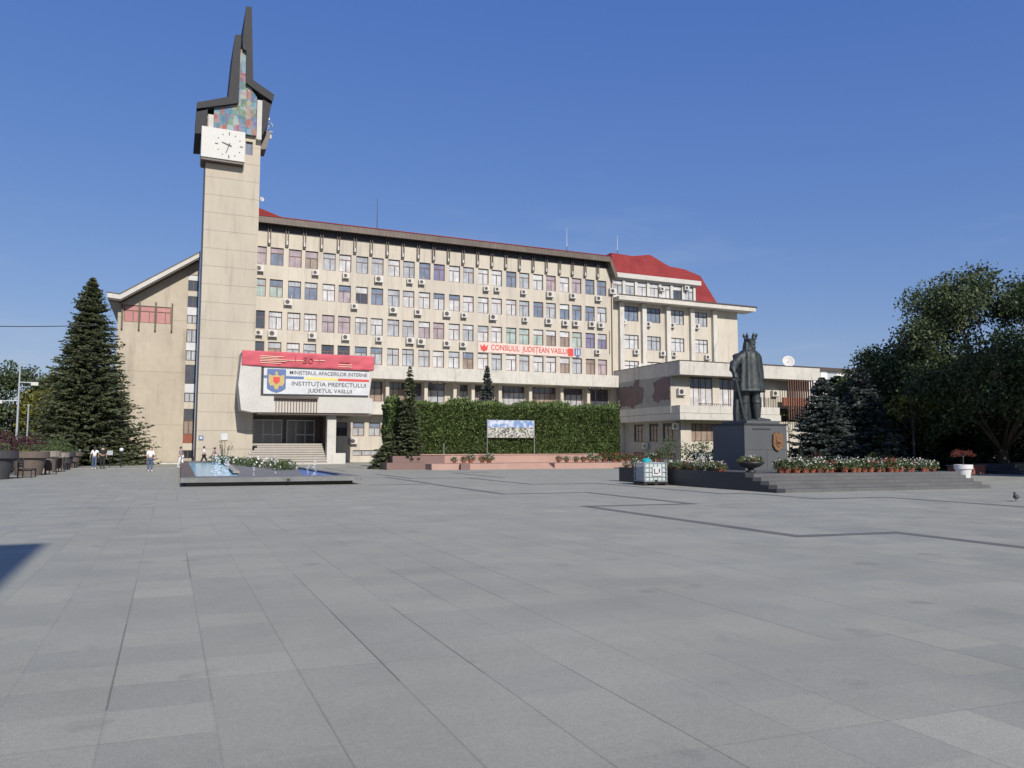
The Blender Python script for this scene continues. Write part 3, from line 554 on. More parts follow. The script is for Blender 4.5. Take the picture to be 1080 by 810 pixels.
rf = MB().face([(7.43,82.95,25.99),(50.8,82.95,25.99),(50.8,92,27.7),(7.43,92,27.7)]).face([(7.43,82.95,25.99),(50.8,82.95,25.99),(50.8,82.95,25.9),(7.43,82.95,25.9)]).face([(7.43,100,26),(7.43,92,27.7),(50.8,92,27.7),(50.8,100,26)])
rf.face([(50.8,82.95,25.95),(50.8,100,25.95),(50.8,92,27.7)])
rf.prism([(7.43,25.98),(7.43,26.95),(7.8,26.95),(10.9,26.0)], 'Y', 83.6, 86)
put('roof', rf, M['redroof'], ob)
for k in range(23):
    x = 9.12+1.829*k; put('eave_bracket', MB().box(x-.17, x-.09, 83.7, 83.8, 23.2, 25.3).box(x+.09, x+.17, 83.7, 83.8, 23.2, 25.3).box(x-.17, x+.17, 83.8, 83.99, 23.05, 23.2), M['fin'], ob)
    put('bracket_cap', MB().box(x-.075, x+.075, 83.68, 83.8, 23.25, 23.65), M['ac'], ob)
put('eave_shade', MB().box(7.45, 50.9, 83.93, 83.995, 24.55, 25.3), M['black'], ob)  # black strip on the wall, standing in for the shadow below the eave
put('drainpipe', MB().tube((51.45,83.9,10.7), (51.45,83.9,23.2), .06), M['brown'], ob)
put('drainpipe', MB().tube((51.1,83.93,13.5), (51.1,83.93,16.5), .03), M['brown'], ob)
for x in (14.5,): pass
# antennas on the roof
for x, z0, z1, m, lb in ((22.25,26.5,31.9,'fin','thin dark mast on the office roof, nearest the tower'), (48.25,26.5,31.2,'ac','white rod mast standing near the right end of the office roof'), (56.2,27.2,31.1,'ac','white rod mast beside the red mansard roof')):
    a_ = thing('roof_mast', lb, 'antenna mast', (x,90,z0)); put('lower_pole', MB().tube((x,90,z0-1), (x,90,z0+(z1-z0)*.45), .05), M['fin'], a_); put('upper_rod', MB().tube((x,90,z0+(z1-z0)*.45), (x,90,z1), .045, .02), M[m], a_)

# entrance canopy with banners
ca = put('canopy', MB().prism([(6.0,10.5),(5.75,7.4),(6.05,5.05),(7.0,4.87),(18.36,4.96),(18.36,6.4),(17.98,6.5),(18.3,9.2),(18.3,10.62)], 'Y', 75.0, 77.99).box(7.46, 15.2, 77.99, 83.9, 5.0, 9.1).box(15.2,18.3,77.99,82.6,6.63,9.1), M['canopywhite'], ob)
put('canopy_soffit', MB().box(7.5, 18.3, 75.1, 82.6, 4.70, 4.85), M['fin'], ob)
# recess and doors
put('entrance_wall', MB().box(7.44,14.4,80.6,80.7,2.0,4.7).box(14.3,15.2,79,84.3,0,5.2), M['fin'], ob)
for a in (7.7,10.9):
    dr = put('entrance_door', MB().box(a,a+.08,80.4,80.5,2.0,4.4).box(a+2.7,a+2.78,80.4,80.5,2.0,4.4).box(a+.08,a+2.7,80.4,80.5,4.3,4.4).box(a+.9,a+.96,80.4,80.5,2.0,4.3).box(a+1.8,a+1.86,80.4,80.5,2.0,4.3).box(a+.96,a+2.7,80.4,80.5,2.85,2.93), M['grey'], ob)
    put('glass', MB().box(a+.05,a+2.72,80.44,80.46,2.02,4.35), G['black'], dr)
st = MB(); n_ = 9; rise = 1.98/n_
for i in range(n_): st.box(7.43-(.33*(n_-i)-.2 if i < 5 else 0)*1.0, 14.2, 75.3+.36*i, 78.0 if i < 5 else 80.6, rise*i, rise*(i+1)-.0)
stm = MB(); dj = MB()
for i in range(n_):
    y0 = 75.3+.36*i; xl = 6.6-.0*i if y0 < 77.9 else 7.44
    stm.box(max(5.9+.28*i, 5.9) if y0 < 77.9 else 7.44, 14.1, y0, y0+.40 if i < n_-1 else 80.6, 0 if i == 0 else rise*(i-.0)-.02, rise*(i+1))
    stm.box((max(5.9+.28*i, 5.9) if y0 < 77.9 else 7.44)-.01, 14.11, y0-.045, y0, rise*(i+1)-.045, rise*(i+1)+.003)
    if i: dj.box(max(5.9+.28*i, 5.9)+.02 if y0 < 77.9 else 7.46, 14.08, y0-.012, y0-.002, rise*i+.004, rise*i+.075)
put('steps', stm, M['steps'], ob); put('riser_shade', dj, M['brownpot'], ob)  # thin dark strips draw in the shade lines between the steps
put('stair_block', MB().box(14.6,15.9,75.6,76.6,0,1.05), M['canopywhite'], ob, bevel=.02)
put('pillar', MB().box(14.1,14.95,75.7,76.5,0,4.7), M['canopywhite'], ob)
put('handrail', MB().tube((14.3,79.6,2.9),(14.3,76.6,1.2),.03).tube((14.3,79.6,2.0),(14.3,79.6,2.9),.03).tube((14.3,76.6,.3),(14.3,76.6,1.2),.03), M['fin'], ob)
# red event banner
bn = thing('event_banner', 'wrinkled red banner with pale print across the top of the entrance canopy', 'banner', (12.1,74.9,9.2))
nb = MB(); NX, NZ = 60, 8
rb_ = random.Random(5); ph = [rb_.uniform(0,6) for _ in range(6)]
for j in range(NZ+1):
    for i in range(NX+1):
        u, v = i/NX, j/NZ; x = 5.98+u*(18.42-5.98); z = 9.2+v*1.42-.06*math.sin(u*math.pi)*(1-v); y = 74.93-.03*math.sin(u*22+v*5+ph[0])-.025*math.sin(u*47-v*8+ph[1])-.02*math.sin(u*9+v*11)
        nb.v.append((x,y,z))
for j in range(NZ):
    for i in range(NX): a = j*(NX+1)+i; nb.f.append((a,a+1,a+NX+2,a+NX+1))
o = put('sheet', nb, M['pinkbanner'], bn, smooth=True)
so_ = o.modifiers.new('solid','SOLIDIFY'); so_.thickness = .02
for (x0,x1,z) in ((7.6,9.7,10.15),(7.6,9.3,10.0),(7.6,11.6,9.85),(7.6,10.0,9.7),(7.6,9.5,9.52),(14.9,16.2,9.65),(14.9,16.2,9.45),(12.6,13.6,9.95)): put('print_line', MB().box(x0,x1,74.82,74.835,z-.03,z+.03), M['paleprint'], bn)
text('50', 11.5, 12.5, 74.82, 9.62, 10.22, M['darkprint'], bn, 'numerals')
for q_ in ((10.8,10.86,9.7,10.3),(15,16,9.85,9.93),(13.0,13.06,9.7,10.2)): put('dark_print', MB().box(q_[0],q_[1],74.82,74.835,q_[2],q_[3]), M['darkprint'], bn)
# prefecture sign
ps = thing('prefecture_sign', 'large white sign with dark lettering and a blue coat of arms on the canopy', 'sign', (12.9,74.9,6.6))
put('board', MB().prism([(7.95,6.6),(17.9,6.7),(17.9,9.02),(7.95,9.02)], 'Y', 74.7, 74.95), M['signwhite'], ps)
put('dark_edge', MB().box(7.75,7.94,74.72,74.99,6.6,9.1).box(7.75,17.9,74.72,74.99,9.03,9.17), M['black'], ps)  # black edge strips; the left one builds in the shadow beside the board
put('blue_stripe', MB().box(7.96,11.6,74.68,74.698,8.08,8.32), M['blue'], ps); put('yellow_stripe', MB().box(11.75,14.8,74.68,74.698,8.05,8.29), M['yellow'], ps); put('red_stripe', MB().box(14.85,17.88,74.68,74.698,8.02,8.26), M['red'], ps)
text('MINISTERUL AFACERILOR INTERNE', 10.3, 17.7, 74.69, 8.5, 8.86, M['signtext'], ps)
text('INSTITUȚIA PREFECTULUI', 10.5, 17.6, 74.69, 7.32, 7.86, M['signtext'], ps)
text('JUDEȚUL VASLUI', 12.0, 16.2, 74.69, 6.72, 7.22, M['signtext'], ps)
sh = put('shield', MB().prism([(8.25,8.95),(9.95,8.95),(9.95,7.15),(9.6,6.88),(9.1,6.72),(8.6,6.88),(8.25,7.15)], 'Y', 74.655, 74.678), M['blue'], ps)
eg = [(9.1,8.75),(9.22,8.6),(9.18,8.4),(9.45,8.3),(9.8,8.45),(9.82,7.7),(9.65,7.35),(9.35,7.4),(9.25,7.05),(8.95,7.05),(8.85,7.4),(8.55,7.35),(8.38,7.7),(8.40,8.45),(8.75,8.3),(9.02,8.4),(8.96,8.6)]
put('eagle', MB().prism(eg, 'Y', 74.64, 74.654), M['goldpaint'], sh); put('crest', MB().prism([(8.8,8.2),(9.4,8.2),(9.4,7.75),(9.1,7.5),(8.8,7.75)], 'Y', 74.625, 74.639), M['red'], sh)
# grille below the sign
gr = thing('flag_holder_grille', 'brown rail with thin hanging bars on the canopy front below the sign', 'grille', (11,74.9,4.9))
put('rail', MB().box(8.95,13.0,74.6,74.99,6.2,6.4), M['fin'], gr)
for i in range(15): x = 9.15+i*.268; put('bar', MB().box(x-.03,x+.03,74.85,74.99,4.95,6.2), M['brown'], gr)
# council sign
cs = thing('council_sign', 'long pale sign with red capital lettering across the office facade', 'sign', (39.9,83.9,12.9))
put('board', MB().box(33.05,46.9,83.9,83.985,12.83,14.0), mat('sign_pink_white', (.62,.50,.45), .7, .1, 3), cs)
text('CONSILIUL  JUDEȚEAN VASLUI', 34.7, 45.0, 83.88, 12.95, 13.85, M['red'], cs)
put('red_emblem', MB().prism([(33.3,13.75),(33.6,13.5),(33.8,13.85),(34.0,13.5),(34.3,13.75),(34.2,13.15),(33.8,12.92),(33.4,13.15)], 'Y', 83.86, 83.895), M['red'], cs)
put('red_block', MB().box(45.05,45.8,83.86,83.895,12.95,13.9), M['red'], cs)
put('blue_shield', MB().prism([(45.95,13.95),(46.85,13.95),(46.85,13.1),(46.4,12.8),(45.95,13.1)], 'Y', 83.86, 83.895), M['blue'], cs)
put('shield_charge', MB().box(46.15,46.3,83.84,83.858,13.1,13.8).box(46.45,46.65,83.84,83.858,13.1,13.8), M['signwhite'], cs)

# ------------------------------------------------------------------ air conditioners
def ac_unit(label, fr, u, z, big=1.0, group='air conditioners on the facades'):
    k, p = fr; loc = (u, p, z) if k == 'F' else (p, u, z)
    t = thing('air_conditioner', label, 'air conditioner', loc, group); w2, h2 = .43*big, .33*big
    put('casing', MB().fb(fr, u-w2, u+w2, .12, .47, z-h2, z+h2), M['ac'], t, bevel=.015)
    c = (u-.1*big, p-.485, z) if k == 'F' else (p-.485, u-.1*big, z); e = (c[0], c[1]+.02, c[2]) if k == 'F' else (c[0]+.02, c[1], c[2])
    put('fan_grille', MB().tube(c, e, .23*big, n=16), M['fin'], t)
    pu = u+w2*.8; put('pipe', MB().fb(fr, pu, pu+.045, .0, .05, z-h2*.2, z+h2+random.uniform(.1,.7)), M['ac'], t); put('drain_hose', MB().fb(fr, pu-.12, pu-.09, .0, .03, z-h2-random.uniform(.2,1.0), z-h2), M['ac'], t)
    put('bracket', MB().fb(fr, u-w2+.05, u-w2+.1, 0, .45, z-h2-.06, z-h2-.002).fb(fr, u+w2-.1, u+w2-.05, 0, .45, z-h2-.06, z-h2-.002).fb(fr, u-w2+.1, u+w2-.1, .02, .07, z-h2-.05, z-h2-.01), M['grey'], t)
ordn = ['half','first','second','third','fourth','fifth','sixth','seventh','eighth','ninth','tenth','eleventh','twelfth','thirteenth','fourteenth','fifteenth','sixteenth','seventeenth','eighteenth','nineteenth','twentieth','twenty-first','twenty-second','twenty-third']
acs = {'top': (20.45, [8.2,14.0,17.3,21.0,24.6,26.0,34.0,35.4,38.9,42.5,45.7,49.4]), 'second-highest': (17.05, [11.2,18.3,22.7,25.6,29.1,31.2,34.9,39.1,42.3,44.6,46.1,48.4,49.7]),
       'third-highest': (13.62, [8.3,9.7,13.8,17.4,21.1,24.7,26.0,29.1,31.1,49.2])}
used = set()
for nm, (z, xs) in acs.items():
    for x in xs:
        k = int(min(range(24), key=lambda i: abs(wc[i]-x))); sidew = 'left' if x < wc[k] else 'right'
        lb = f'air conditioner under the {ordn[k]} window from the tower in the {nm} row'
        if lb in used: lb = f'air conditioner low on the {sidew} of the {ordn[k]} window from the tower, {nm} row'
        used.add(lb); ac_unit(lb, FRONT(FY), x, z+random.uniform(-.07,.07), random.choice([.85,1,1,1.1]))
ac_unit('dark air conditioner low on the shaded ground floor beside the entrance pillar', FRONT(84.3), 18.5, 2.3, 1.0)

# ================================================================== RED MANSARD WING
mw = thing('mansard_wing', 'beige office wing with tall white pilasters and a red mansard roof', 'building', (62,92,0))
PX = [52.6,56.05,59.85,63.75,67.5]; mb = MB(); holes = []
for i in range(4):
    a = PX[i]+.72
    for z0, z1 in ((18.0,19.95),(14.35,16.2),(10.9,12.8)): holes.append((a, a+2.35, z0, z1))
wall(mb, FRONT(84.2), 51.72, 72.0, 0, 20.4, holes, .3)
mb.face([(72,84.2,0),(72,100,0),(72,100,20.4),(72,84.2,20.4)]).face([(72,100,0),(51.72,100,0),(51.72,100,20.4),(72,100,20.4)])
put('wall', mb, M['plaster'], mw)
tt = ['pale','pale','pale','dark','dark','pale','pale','white','white','white','pale','pale']
for i, (a, b, z0, z1) in enumerate(holes): window(mw, FRONT(84.2), a, b, z0, z1, .2, ['blue','white','white','blue','pale','white','pale','white','pale','pale','white','white'][i], M['fin'], .68, (0,.42,.75,1), mullup=True)
for x in PX: put('pilaster', MB().box(x-.05, x+.6, 83.7, 84.19, 0, 20.3), M['white'], mw)
put('cornice', MB().prism([(51.75,20.4),(73.9,20.4),(73.9,21.0),(51.75,20.85)], 'Y', 82.6, 85.0), M['white'], mw)
put('gutter_line', MB().box(51.75, 74.1, 82.5, 82.6, 20.95, 21.1).box(72.0,74.1,82.6,90,20.9,21.02), M['fin'], mw)
mb = MB(); dh = []
for i in range(7): a = 51.85+i*1.88; dh.append((a+.15, a+1.6, 21.4, 23.35))
wall(mb, FRONT(84.4), 51.75, 65.1, 21.0, 23.6, dh, .25); mb.face([(65.1,84.4,21),(65.1,87,21),(65.1,87,23.6),(65.1,84.4,23.6)])
dm = put('dormer_row', mb, M['canopywhite'], mw)
for i, (a, b, z0, z1) in enumerate(dh): window(mw, FRONT(84.4), a, b, z0, z1, .2, ['pale','pale','white','white','white','dark','pale'][i], M['fin'], .68, (0,.55,1), 'dormer_window', upper='white')
put('dormer_fascia', MB().box(51.72, 65.7, 83.9, 87, 23.6, 24.2), M['canopywhite'], mw)
rf = MB(); A = [(51.72,84.6,21.0),(69.3,84.6,21.0),(68.0,87.0,25.8),(65.6,87.4,26.6),(63.0,87.45,26.8),(60.5,88.4,28.4),(57.4,88.0,27.8),(54.0,88.0,27.9)]
B = [(x, 99.5-(y-84.6)*.5, z) for x, y, z in A]
for k in range(1, 7): rf.face([A[0], A[k], A[k+1]])
for k in range(1, 7): rf.face([A[k], B[k], B[k+1], A[k+1]])
rf.face([A[0], A[7], B[7], B[0]])
put('roof', rf, M['redroof'], mw)
for i, (x, z) in enumerate(((53.2,17.75),(57.0,17.7),(60.8,17.8),(64.8,17.9),(55.1,13.95),(59.2,13.95),(61.0,13.95),(66.5,13.8))):
    ac_unit(f'air conditioner on the mansard wing, {["upper","upper","upper","upper","lower","lower","lower","lower"][i]} row, by pilaster {["one","two","three","four","one, right side","three, left side","three, right side","five, left side"][i]} from the left', FRONT(84.2), x, z, .95)
for x, z, lb in ((59.4,22.6,'air conditioner between the white dormer windows, left one'),(63.4,23.1,'air conditioner between the white dormer windows, right one')): ac_unit(lb, FRONT(84.4), x, z, .85)
ac_unit('air conditioner at the corner where the office eave meets the red roof', FRONT(84.0), 51.5, 21.6, 1.1)

# ================================================================== LOW FRONT WING
lw = thing('low_wing', 'low cream annexe with heavy parapet bands and a shaded grey flank', 'building', (62,77,0))
put('parapet', MB().box(51.7, 72.5, 70.1, 70.6, 9.72, 11.26).box(51.7,52.2,70.6,83.95,9.72,11.26), [M['white']], lw)
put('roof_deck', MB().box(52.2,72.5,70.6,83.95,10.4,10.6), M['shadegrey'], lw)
put('parapet_cap', MB().box(51.66, 72.55, 70.04, 70.65, 11.26, 11.33).box(51.66,52.25,70.65,83.95,11.26,11.33), M['fin'], lw)
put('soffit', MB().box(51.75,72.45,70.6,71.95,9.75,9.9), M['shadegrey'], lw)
mb = MB(); uh = [(54.4,57.6,6.35,9.7),(58.6,62.0,6.35,9.7),(62.8,65.4,6.35,9.7)]
wall(mb, FRONT(71.9), 51.72, 72.3, 6.3, 9.74, uh, .3)
mb.face([(72.3,71.9,0),(72.3,84,0),(72.3,84,9.7),(72.3,71.9,9.7)])
gh2 = [(54.45,60.6,2.3,4.35),(54.45,60.6,.1,1.05),(61.5,66.5,2.3,4.35),(61.5,66.5,.1,1.05)]
wall(mb, FRONT(71.9), 53.0, 72.3, 0, 4.7, gh2, .3)
put('wall', mb, M['plaster'], lw)
sidem = MB().face([(51.72,83.95,6.3),(51.72,71.9,6.3),(51.72,71.9,9.72),(51.72,83.95,9.72)])
sw = [(72.9,75.4,2.3,4.45),(76.2,78.2,2.3,4.45),(79.3,81.5,2.3,4.45),(72.9,76.5,.3,1.0),(79.3,81.5,.5,1.0)]
wall(sidem, SIDE(53.0), 71.9, 83.95, 0, 4.7, sw, .25)
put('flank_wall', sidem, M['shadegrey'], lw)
for i, (a, b, c, d) in enumerate(uh): window(lw, FRONT(71.9), a, b, c, d, .2, 'white', M['brown'], .62, (0,.18,.42,.5,.72,1), upper='dark', mullup=True)
for i, (a, b, c, d) in enumerate(gh2): window(lw, FRONT(71.9), a, b, c, d, .2, 'tan' if c > 1 else 'pale', M['brown'], .0, (0,.12,.25,.38,.5,.62,.75,.88,1) if c > 1 else (0,.33,.66,1))
for i, (a, b, c, d) in enumerate(sw): window(lw, SIDE(53.0), a, b, c, d, .2, 'dark', M['brown'], .6, (0,.33,.66,1), upper=None, mullup=True)
put('balcony_band', MB().box(51.7, 66.2, 70.2, 71.95, 4.7, 5.42).box(51.7,52.99,71.95,83.95,4.7,5.42), M['white'], lw)
put('balcony_band', MB().box(51.75, 66.1, 70.27, 71.89, 5.46, 6.3).box(51.69,51.75,71.9,83.95,5.46,6.3), M['white'], lw)
put('band_joint', MB().box(51.8,66,70.35,71.85,5.42,5.46).box(51.8,52.9,71.9,83.9,5.42,5.46), M['fin'], lw)
# irregular mosaic remnants on the flank
def patch(pts, seed):
    rg = random.Random(seed); out = []
    for (a, b), (c, d) in zip(pts, pts[1:]+pts[:1]):
        n = max(2, int(math.hypot(c-a, d-b)/.25))
        for i in range(n): t = i/n; out.append((a+(c-a)*t+rg.uniform(-.09,.09), b+(d-b)*t+rg.uniform(-.09,.09)))
    return MB().prism(out, 'X', 51.66, 51.715)
put('mosaic_remnant', patch([(83.3,9.1),(79.5,9.1),(79.0,9.75),(78.2,9.7),(78.4,8.9),(77.3,8.6),(77.6,6.9),(79.3,6.7),(79.5,6.35),(81,6.7),(83.4,6.5)], 2), M['patch'], lw)
put('mosaic_remnant', patch([(75.3,9.2),(73.2,9.6),(71.95,9.6),(71.95,6.9),(73.8,7.1),(74.4,6.8),(75.2,7.0),(75.5,7.6),(74.9,8.2)], 3), M['patch'], lw)
for i in range(12):
    x = 67.45+i*.36; put('sun_louvre', MB().box(x-.05, x+.05, 70.15, 70.32, 4.9, 9.7 if i < 5 else 10.2), M['brown'], lw)
put('louvre_backing', MB().box(67.3,71.6,71.0,71.15,6.6,7.6), M['brick'], lw)
for i in range(7): x = 64.6+i*.38; put('railing_bar', MB().box(x,x+.06,71.7,71.76,6.32,7.6), M['fin'], lw)
put('flower_rail', MB().box(54.3,58.9,70.2,70.26,6.5,6.56), M['fin'], lw)
for i in range(16): x = 54.4+i*.29; put('rail_scroll', MB().tube((x,70.23,6.33),(x+.1,70.23,6.5),.04,n=6), M['fin'], lw)
ac_unit('large air conditioner on the cream upper wall of the low wing, near its corner', FRONT(71.9), 53.0, 7.9, 1.2)
ac_unit('air conditioner behind the statue, on the upper wall of the low wing near the louvres', FRONT(71.9), 66.7, 8.1, 1.1)
ac_unit('grey air conditioner on the shaded flank of the low wing, right of its windows', SIDE(53.0), 72.4, 4.0, 1.1)
ac_unit('grey air conditioner on the shaded flank of the low wing, under the middle window', SIDE(53.0), 78.6, 1.8, 1.0)
text('П', 54.7, 55.1, 71.85, 1.5, 1.95, M['black'], lw, 'wall_letter')
dish('satellite_dish', 'white round satellite dish on the roof edge of the low wing', (70.3,73,12.3), .75, (-.5,-1,.35), M['ac'], (70.5,73.3,10.6))
dish('satellite_dish', 'tiny white dish standing on the left parapet of the low wing', (52.9,79.5,11.6), .35, (-.5,-1,.3), M['ac'], (52.9,79.6,10.6))

# far apartment block
ap = thing('apartment_block', 'white apartment block far behind the spruces at right', 'building', (128,114,0))
mb = MB(); hs = []
for r_ in range(5):
    for c_ in range(12): hs.append((103+c_*4.2, 105.6+c_*4.2, 2+r_*3.1, 3.9+r_*3.1))
wall(mb, FRONT(110), 100, 155, 0, 16.3, hs, .2); mb.face([(100,122,0),(100,110,0),(100,110,16.3),(100,122,16.3)]).face([(155,110,0),(155,122,0),(155,122,16.3),(155,110,16.3)])
put('wall', mb, M['aptwhite'], ap)
for h in hs: window(ap, FRONT(110), *h, .15, 'pale', M['ac'], .6, (0,.33,.66,1), t=.1)
put('roof', MB().box(99.6,155.4,109.5,122.4,16.3,16.9), M['fin'], ap)
# the block behind the viewer whose corner shadow reaches the left of the plaza
bb = thing('plaza_building', 'plain beige block behind the viewer whose shadow reaches the left of the plaza', 'building', (-14,-20,0))
hb = 18.; bx1 = -1.8+hb*sv.x/sv.z; by1 = 15.15+hb*sv.y/sv.z
put('wall', MB().box(bx1-26, bx1, by1-14, by1, 0, hb), M['plaster'], bb); put('roof_edge', MB().box(bx1-26, bx1-.02, by1-14, by1-.02, hb, hb+.01), M['fin'], bb)
for r_ in range(5):
    for c_ in range(8): put('window', MB().box(bx1-24.5+c_*3.1, bx1-22.9+c_*3.1, by1, by1+.05, 1.5+r_*3.3, 3.3+r_*3.3), G['pale'], bb)

# ================================================================== POOL
pl = thing('fountain_pool', 'low granite fountain pool with turquoise water left of the plaza centre', 'fountain', (4.2,50,0))
# platform built as walls and decks so the basins are really sunk
put('base', MB().prism([(.75,34.4),(7.5,34.1),(7.5,63.8),(5.2,77.6),(1.3,77.6)], 'Z', 0, .17), M['granite'], pl)
def coping(pts, z0=.17, z1=.36): return MB().prism(pts, 'Z', z0, z1)
put('front_coping', coping([(.52,34.85),(.5,34.15),(7.8,33.5),(7.8,34.3),(7.0,35.2),(2.85,35.9),(1.15,36.0)]), M['poolstone'], pl)
put('left_coping', coping([(.52,34.86),(1.14,36.01),(1.6,70),(1.6,78),(1.1,78)]), M['brownpot'], pl)
put('back_coping', coping([(1.61,70.8),(4.3,73),(5.2,77.9),(1.61,78)]), M['poolstone'], pl)
put('right_coping', coping([(7.8,34.31),(7.8,64),(5.3,78),(4.9,77),(7.45,62),(7.45,36),(7.05,35.21)]), M['poolstone'], pl)
put('middle_deck', coping([(2.86,35.91),(5.6,35.45),(6.4,42),(7.4,49),(7.4,62),(4.9,76.5),(4.35,72.9),(3.25,41)], .17, .33), M['poolstone'], pl)
put('inner_coping', MB().prism([(3.0,40.8),(3.3,40.6),(4.75,73.5),(4.4,73.9)], 'Z', .331, .42), M['copestone'], pl)
put('water', MB().prism([(1.16,36.02),(2.84,35.92),(3.24,41),(4.3,72.8),(1.62,70.7)], 'Z', .17, .27), M['water'], pl)
put('water', MB().prism([(5.61,35.46),(7.03,35.22),(7.43,36),(7.43,48.9),(6.42,42)], 'Z', .17, .27), M['waterdeep'], pl)
rng = np.random.default_rng(4)
for i, (x, y) in enumerate([(2.3,37.5),(2.55,39.2),(2.75,40.6),(2.45,42.5),(2.9,43.2),(3.0,45.5),(2.3,46),(3.1,48.5),(2.0,38),(2.35,41),(2.6,44),(2.6,47.5),(2.9,51),(3.0,55),(3.2,59),(3.4,63),(5.9,36.2),(6.4,37.5),(6.8,39.5),(4.5,36.6),(3.6,36.9)]):
    q = blob_quads(50+i, [(x+.02*math.sin(k*2.1+i),y,.27+(.10+.03*(i%4))*k) for k in range(6)], [.09,.05,.04,.05,.06,.05], 7000, .05, .3)
    put('water_jet', MB().quads(q), M['jet'], pl)
put('nozzle', MB().box(4.6,4.72,33.42,33.5,.2,.3), M['black'], pl)
bd = tag(put('flower_bed', MB().quads(np.concatenate([blob_quads(9, [(3.9+t*2.4+rng.uniform(-.6,.5), 72-t*28+rng.uniform(-1.5,1.5), .5+rng.uniform(0,.15)) for t in np.linspace(0,1,60)], [.42]*60, 420, .13)])), L['shrub']), 'leafy green bedding with small white flowers inside the fountain pool', 'flower bed', kind='stuff')
put('blossoms', MB().quads(blob_quads(10, [(3.9+t*2.4+rng.uniform(-.6,.5), 72-t*28+rng.uniform(-1.5,1.5), .62+rng.uniform(0,.15)) for t in np.linspace(0,1,60)], [.42]*60, 22, .16, .9)), L['whitefl'], bd)

# ================================================================== PINK TERRACE, HEDGE
te = thing('stepped_terrace', 'pink granite terrace with low steps in front of the clipped hedge', 'terrace', (26,54,0))
put('lower_wall', MB().prism([(17.2,52.6),(22.9,52.1),(22.9,56),(17.2,56)], 'Z', 0, .42).prism([(26.6,51.75),(36.3,50.9),(36.3,56),(26.6,56)], 'Z', 0, .42), M['pink'], te)
stt = MB()
for i in range(4): stt.prism([(22.91,52.15+.3*i),(26.59,51.8+.3*i),(26.59,56),(22.91,56)], 'Z', .105*i, .105*(i+1))
put('steps', stt, M['pink'], te)
put('upper_wall', MB().box(16.9,32.8,56.01,62,0,1.02), M['pink'], te); put('upper_coping', MB().box(16.8,32.9,55.95,56.2,1.02,1.09), M['pink'], te)
put('side_wall', MB().box(14.3,17.19,54.0,55.5,0,.5).box(15.0,19.0,55.0,55.9,.42,.98), M['pinkdark'], te)
put('side_wall', MB().box(19.2,19.9,52.0,52.3,0,.43), M['pinkdark'], te)
hd = thing('hedge', 'long tall clipped thuja hedge behind the pink terrace', 'hedge', (26,60,0))
put('core', MB().box(16.1,36.1,58.5,60.6,1.0,4.85), L['core'], hd)
rng = np.random.default_rng(11); P_ = []; D_ = []
def surf(n, x0, x1, y0, y1, z0, z1, nrm):
    x = rng.uniform(x0,x1,n); y = rng.uniform(y0,y1,n); z = rng.uniform(z0,z1,n); c = np.stack([x,y,z],1)
    bul = .05*np.cos((x if nrm[1] else y)*2*np.pi/.85+np.sin(z*1.3))+.05*np.sin(z*2.3+x*1.7)+.04*np.sin(x*5.1-z*3.3); c += np.array(nrm)*(bul+rng.normal(0,.05,n))[:,None]
    d = np.array(nrm)*.8+rng.normal(size=(n,3))*.45+np.array([0,0,.5]); P_.append(c); D_.append(d)
surf(46000, 15.8,36.4,58.15,58.35,.9,5.0,(0,-1,0)); surf(6000,15.7,15.9,58.3,60.8,.9,5.0,(-1,0,0)); surf(5000,36.2,36.4,58.3,60.8,.4,5.0,(1,0,0)); surf(7000,15.8,36.4,60.6,60.8,2,5.0,(0,1,0))
n = 26000; x = rng.uniform(15.8,36.4,n); y = rng.uniform(58.2,60.8,n); ph_ = np.modf(x/.85)[0]; z = 4.9+.36*np.abs(np.cos(x*np.pi/.85))*rng.uniform(.2,1,n)+.16*np.sin(x*.9)*1+rng.normal(0,.1,n)+.14*np.sin(x*2.1)+.08*np.sin(x*6.3)
P_.append(np.stack([x,y,z],1)); D_.append(rng.normal(size=(n,3))*.35+np.array([0,0,1]))
q = quads_at(rng, np.concatenate(P_), np.concatenate(D_), .24, .11); put('foliage', MB().quads(q), L['thuja'], hd)
# panorama panel on posts
pp = thing('photo_panel', 'wide outdoor photo panel of the town on thin posts before the hedge', 'billboard', (25.7,57.95,1.0))
put('print', MB().box(23.66,27.82,57.86,57.9,2.40,3.82), M['panorama'], pp); put('backing', MB().box(23.64,27.84,57.91,57.94,2.38,3.84), M['grey'], pp)
for x in (23.62,27.86): put('post', MB().tube((x,57.9,1.0),(x,57.9,3.86),.022), M['grey'], pp)
for i, x in enumerate((16.95,19.35)):
    pl_ = thing('thin_post', f'thin grey post at the terrace wall before the hedge, {["left","right"][i]} one', 'post', (x,56.2,1.0)); put('pole', MB().tube((x,56.2,1.0),(x,56.2,1.9),.025), M['grey'], pl_); put('foot', MB().tube((x,56.2,1.09),(x,56.2,1.12),.06), M['grey'], pl_)

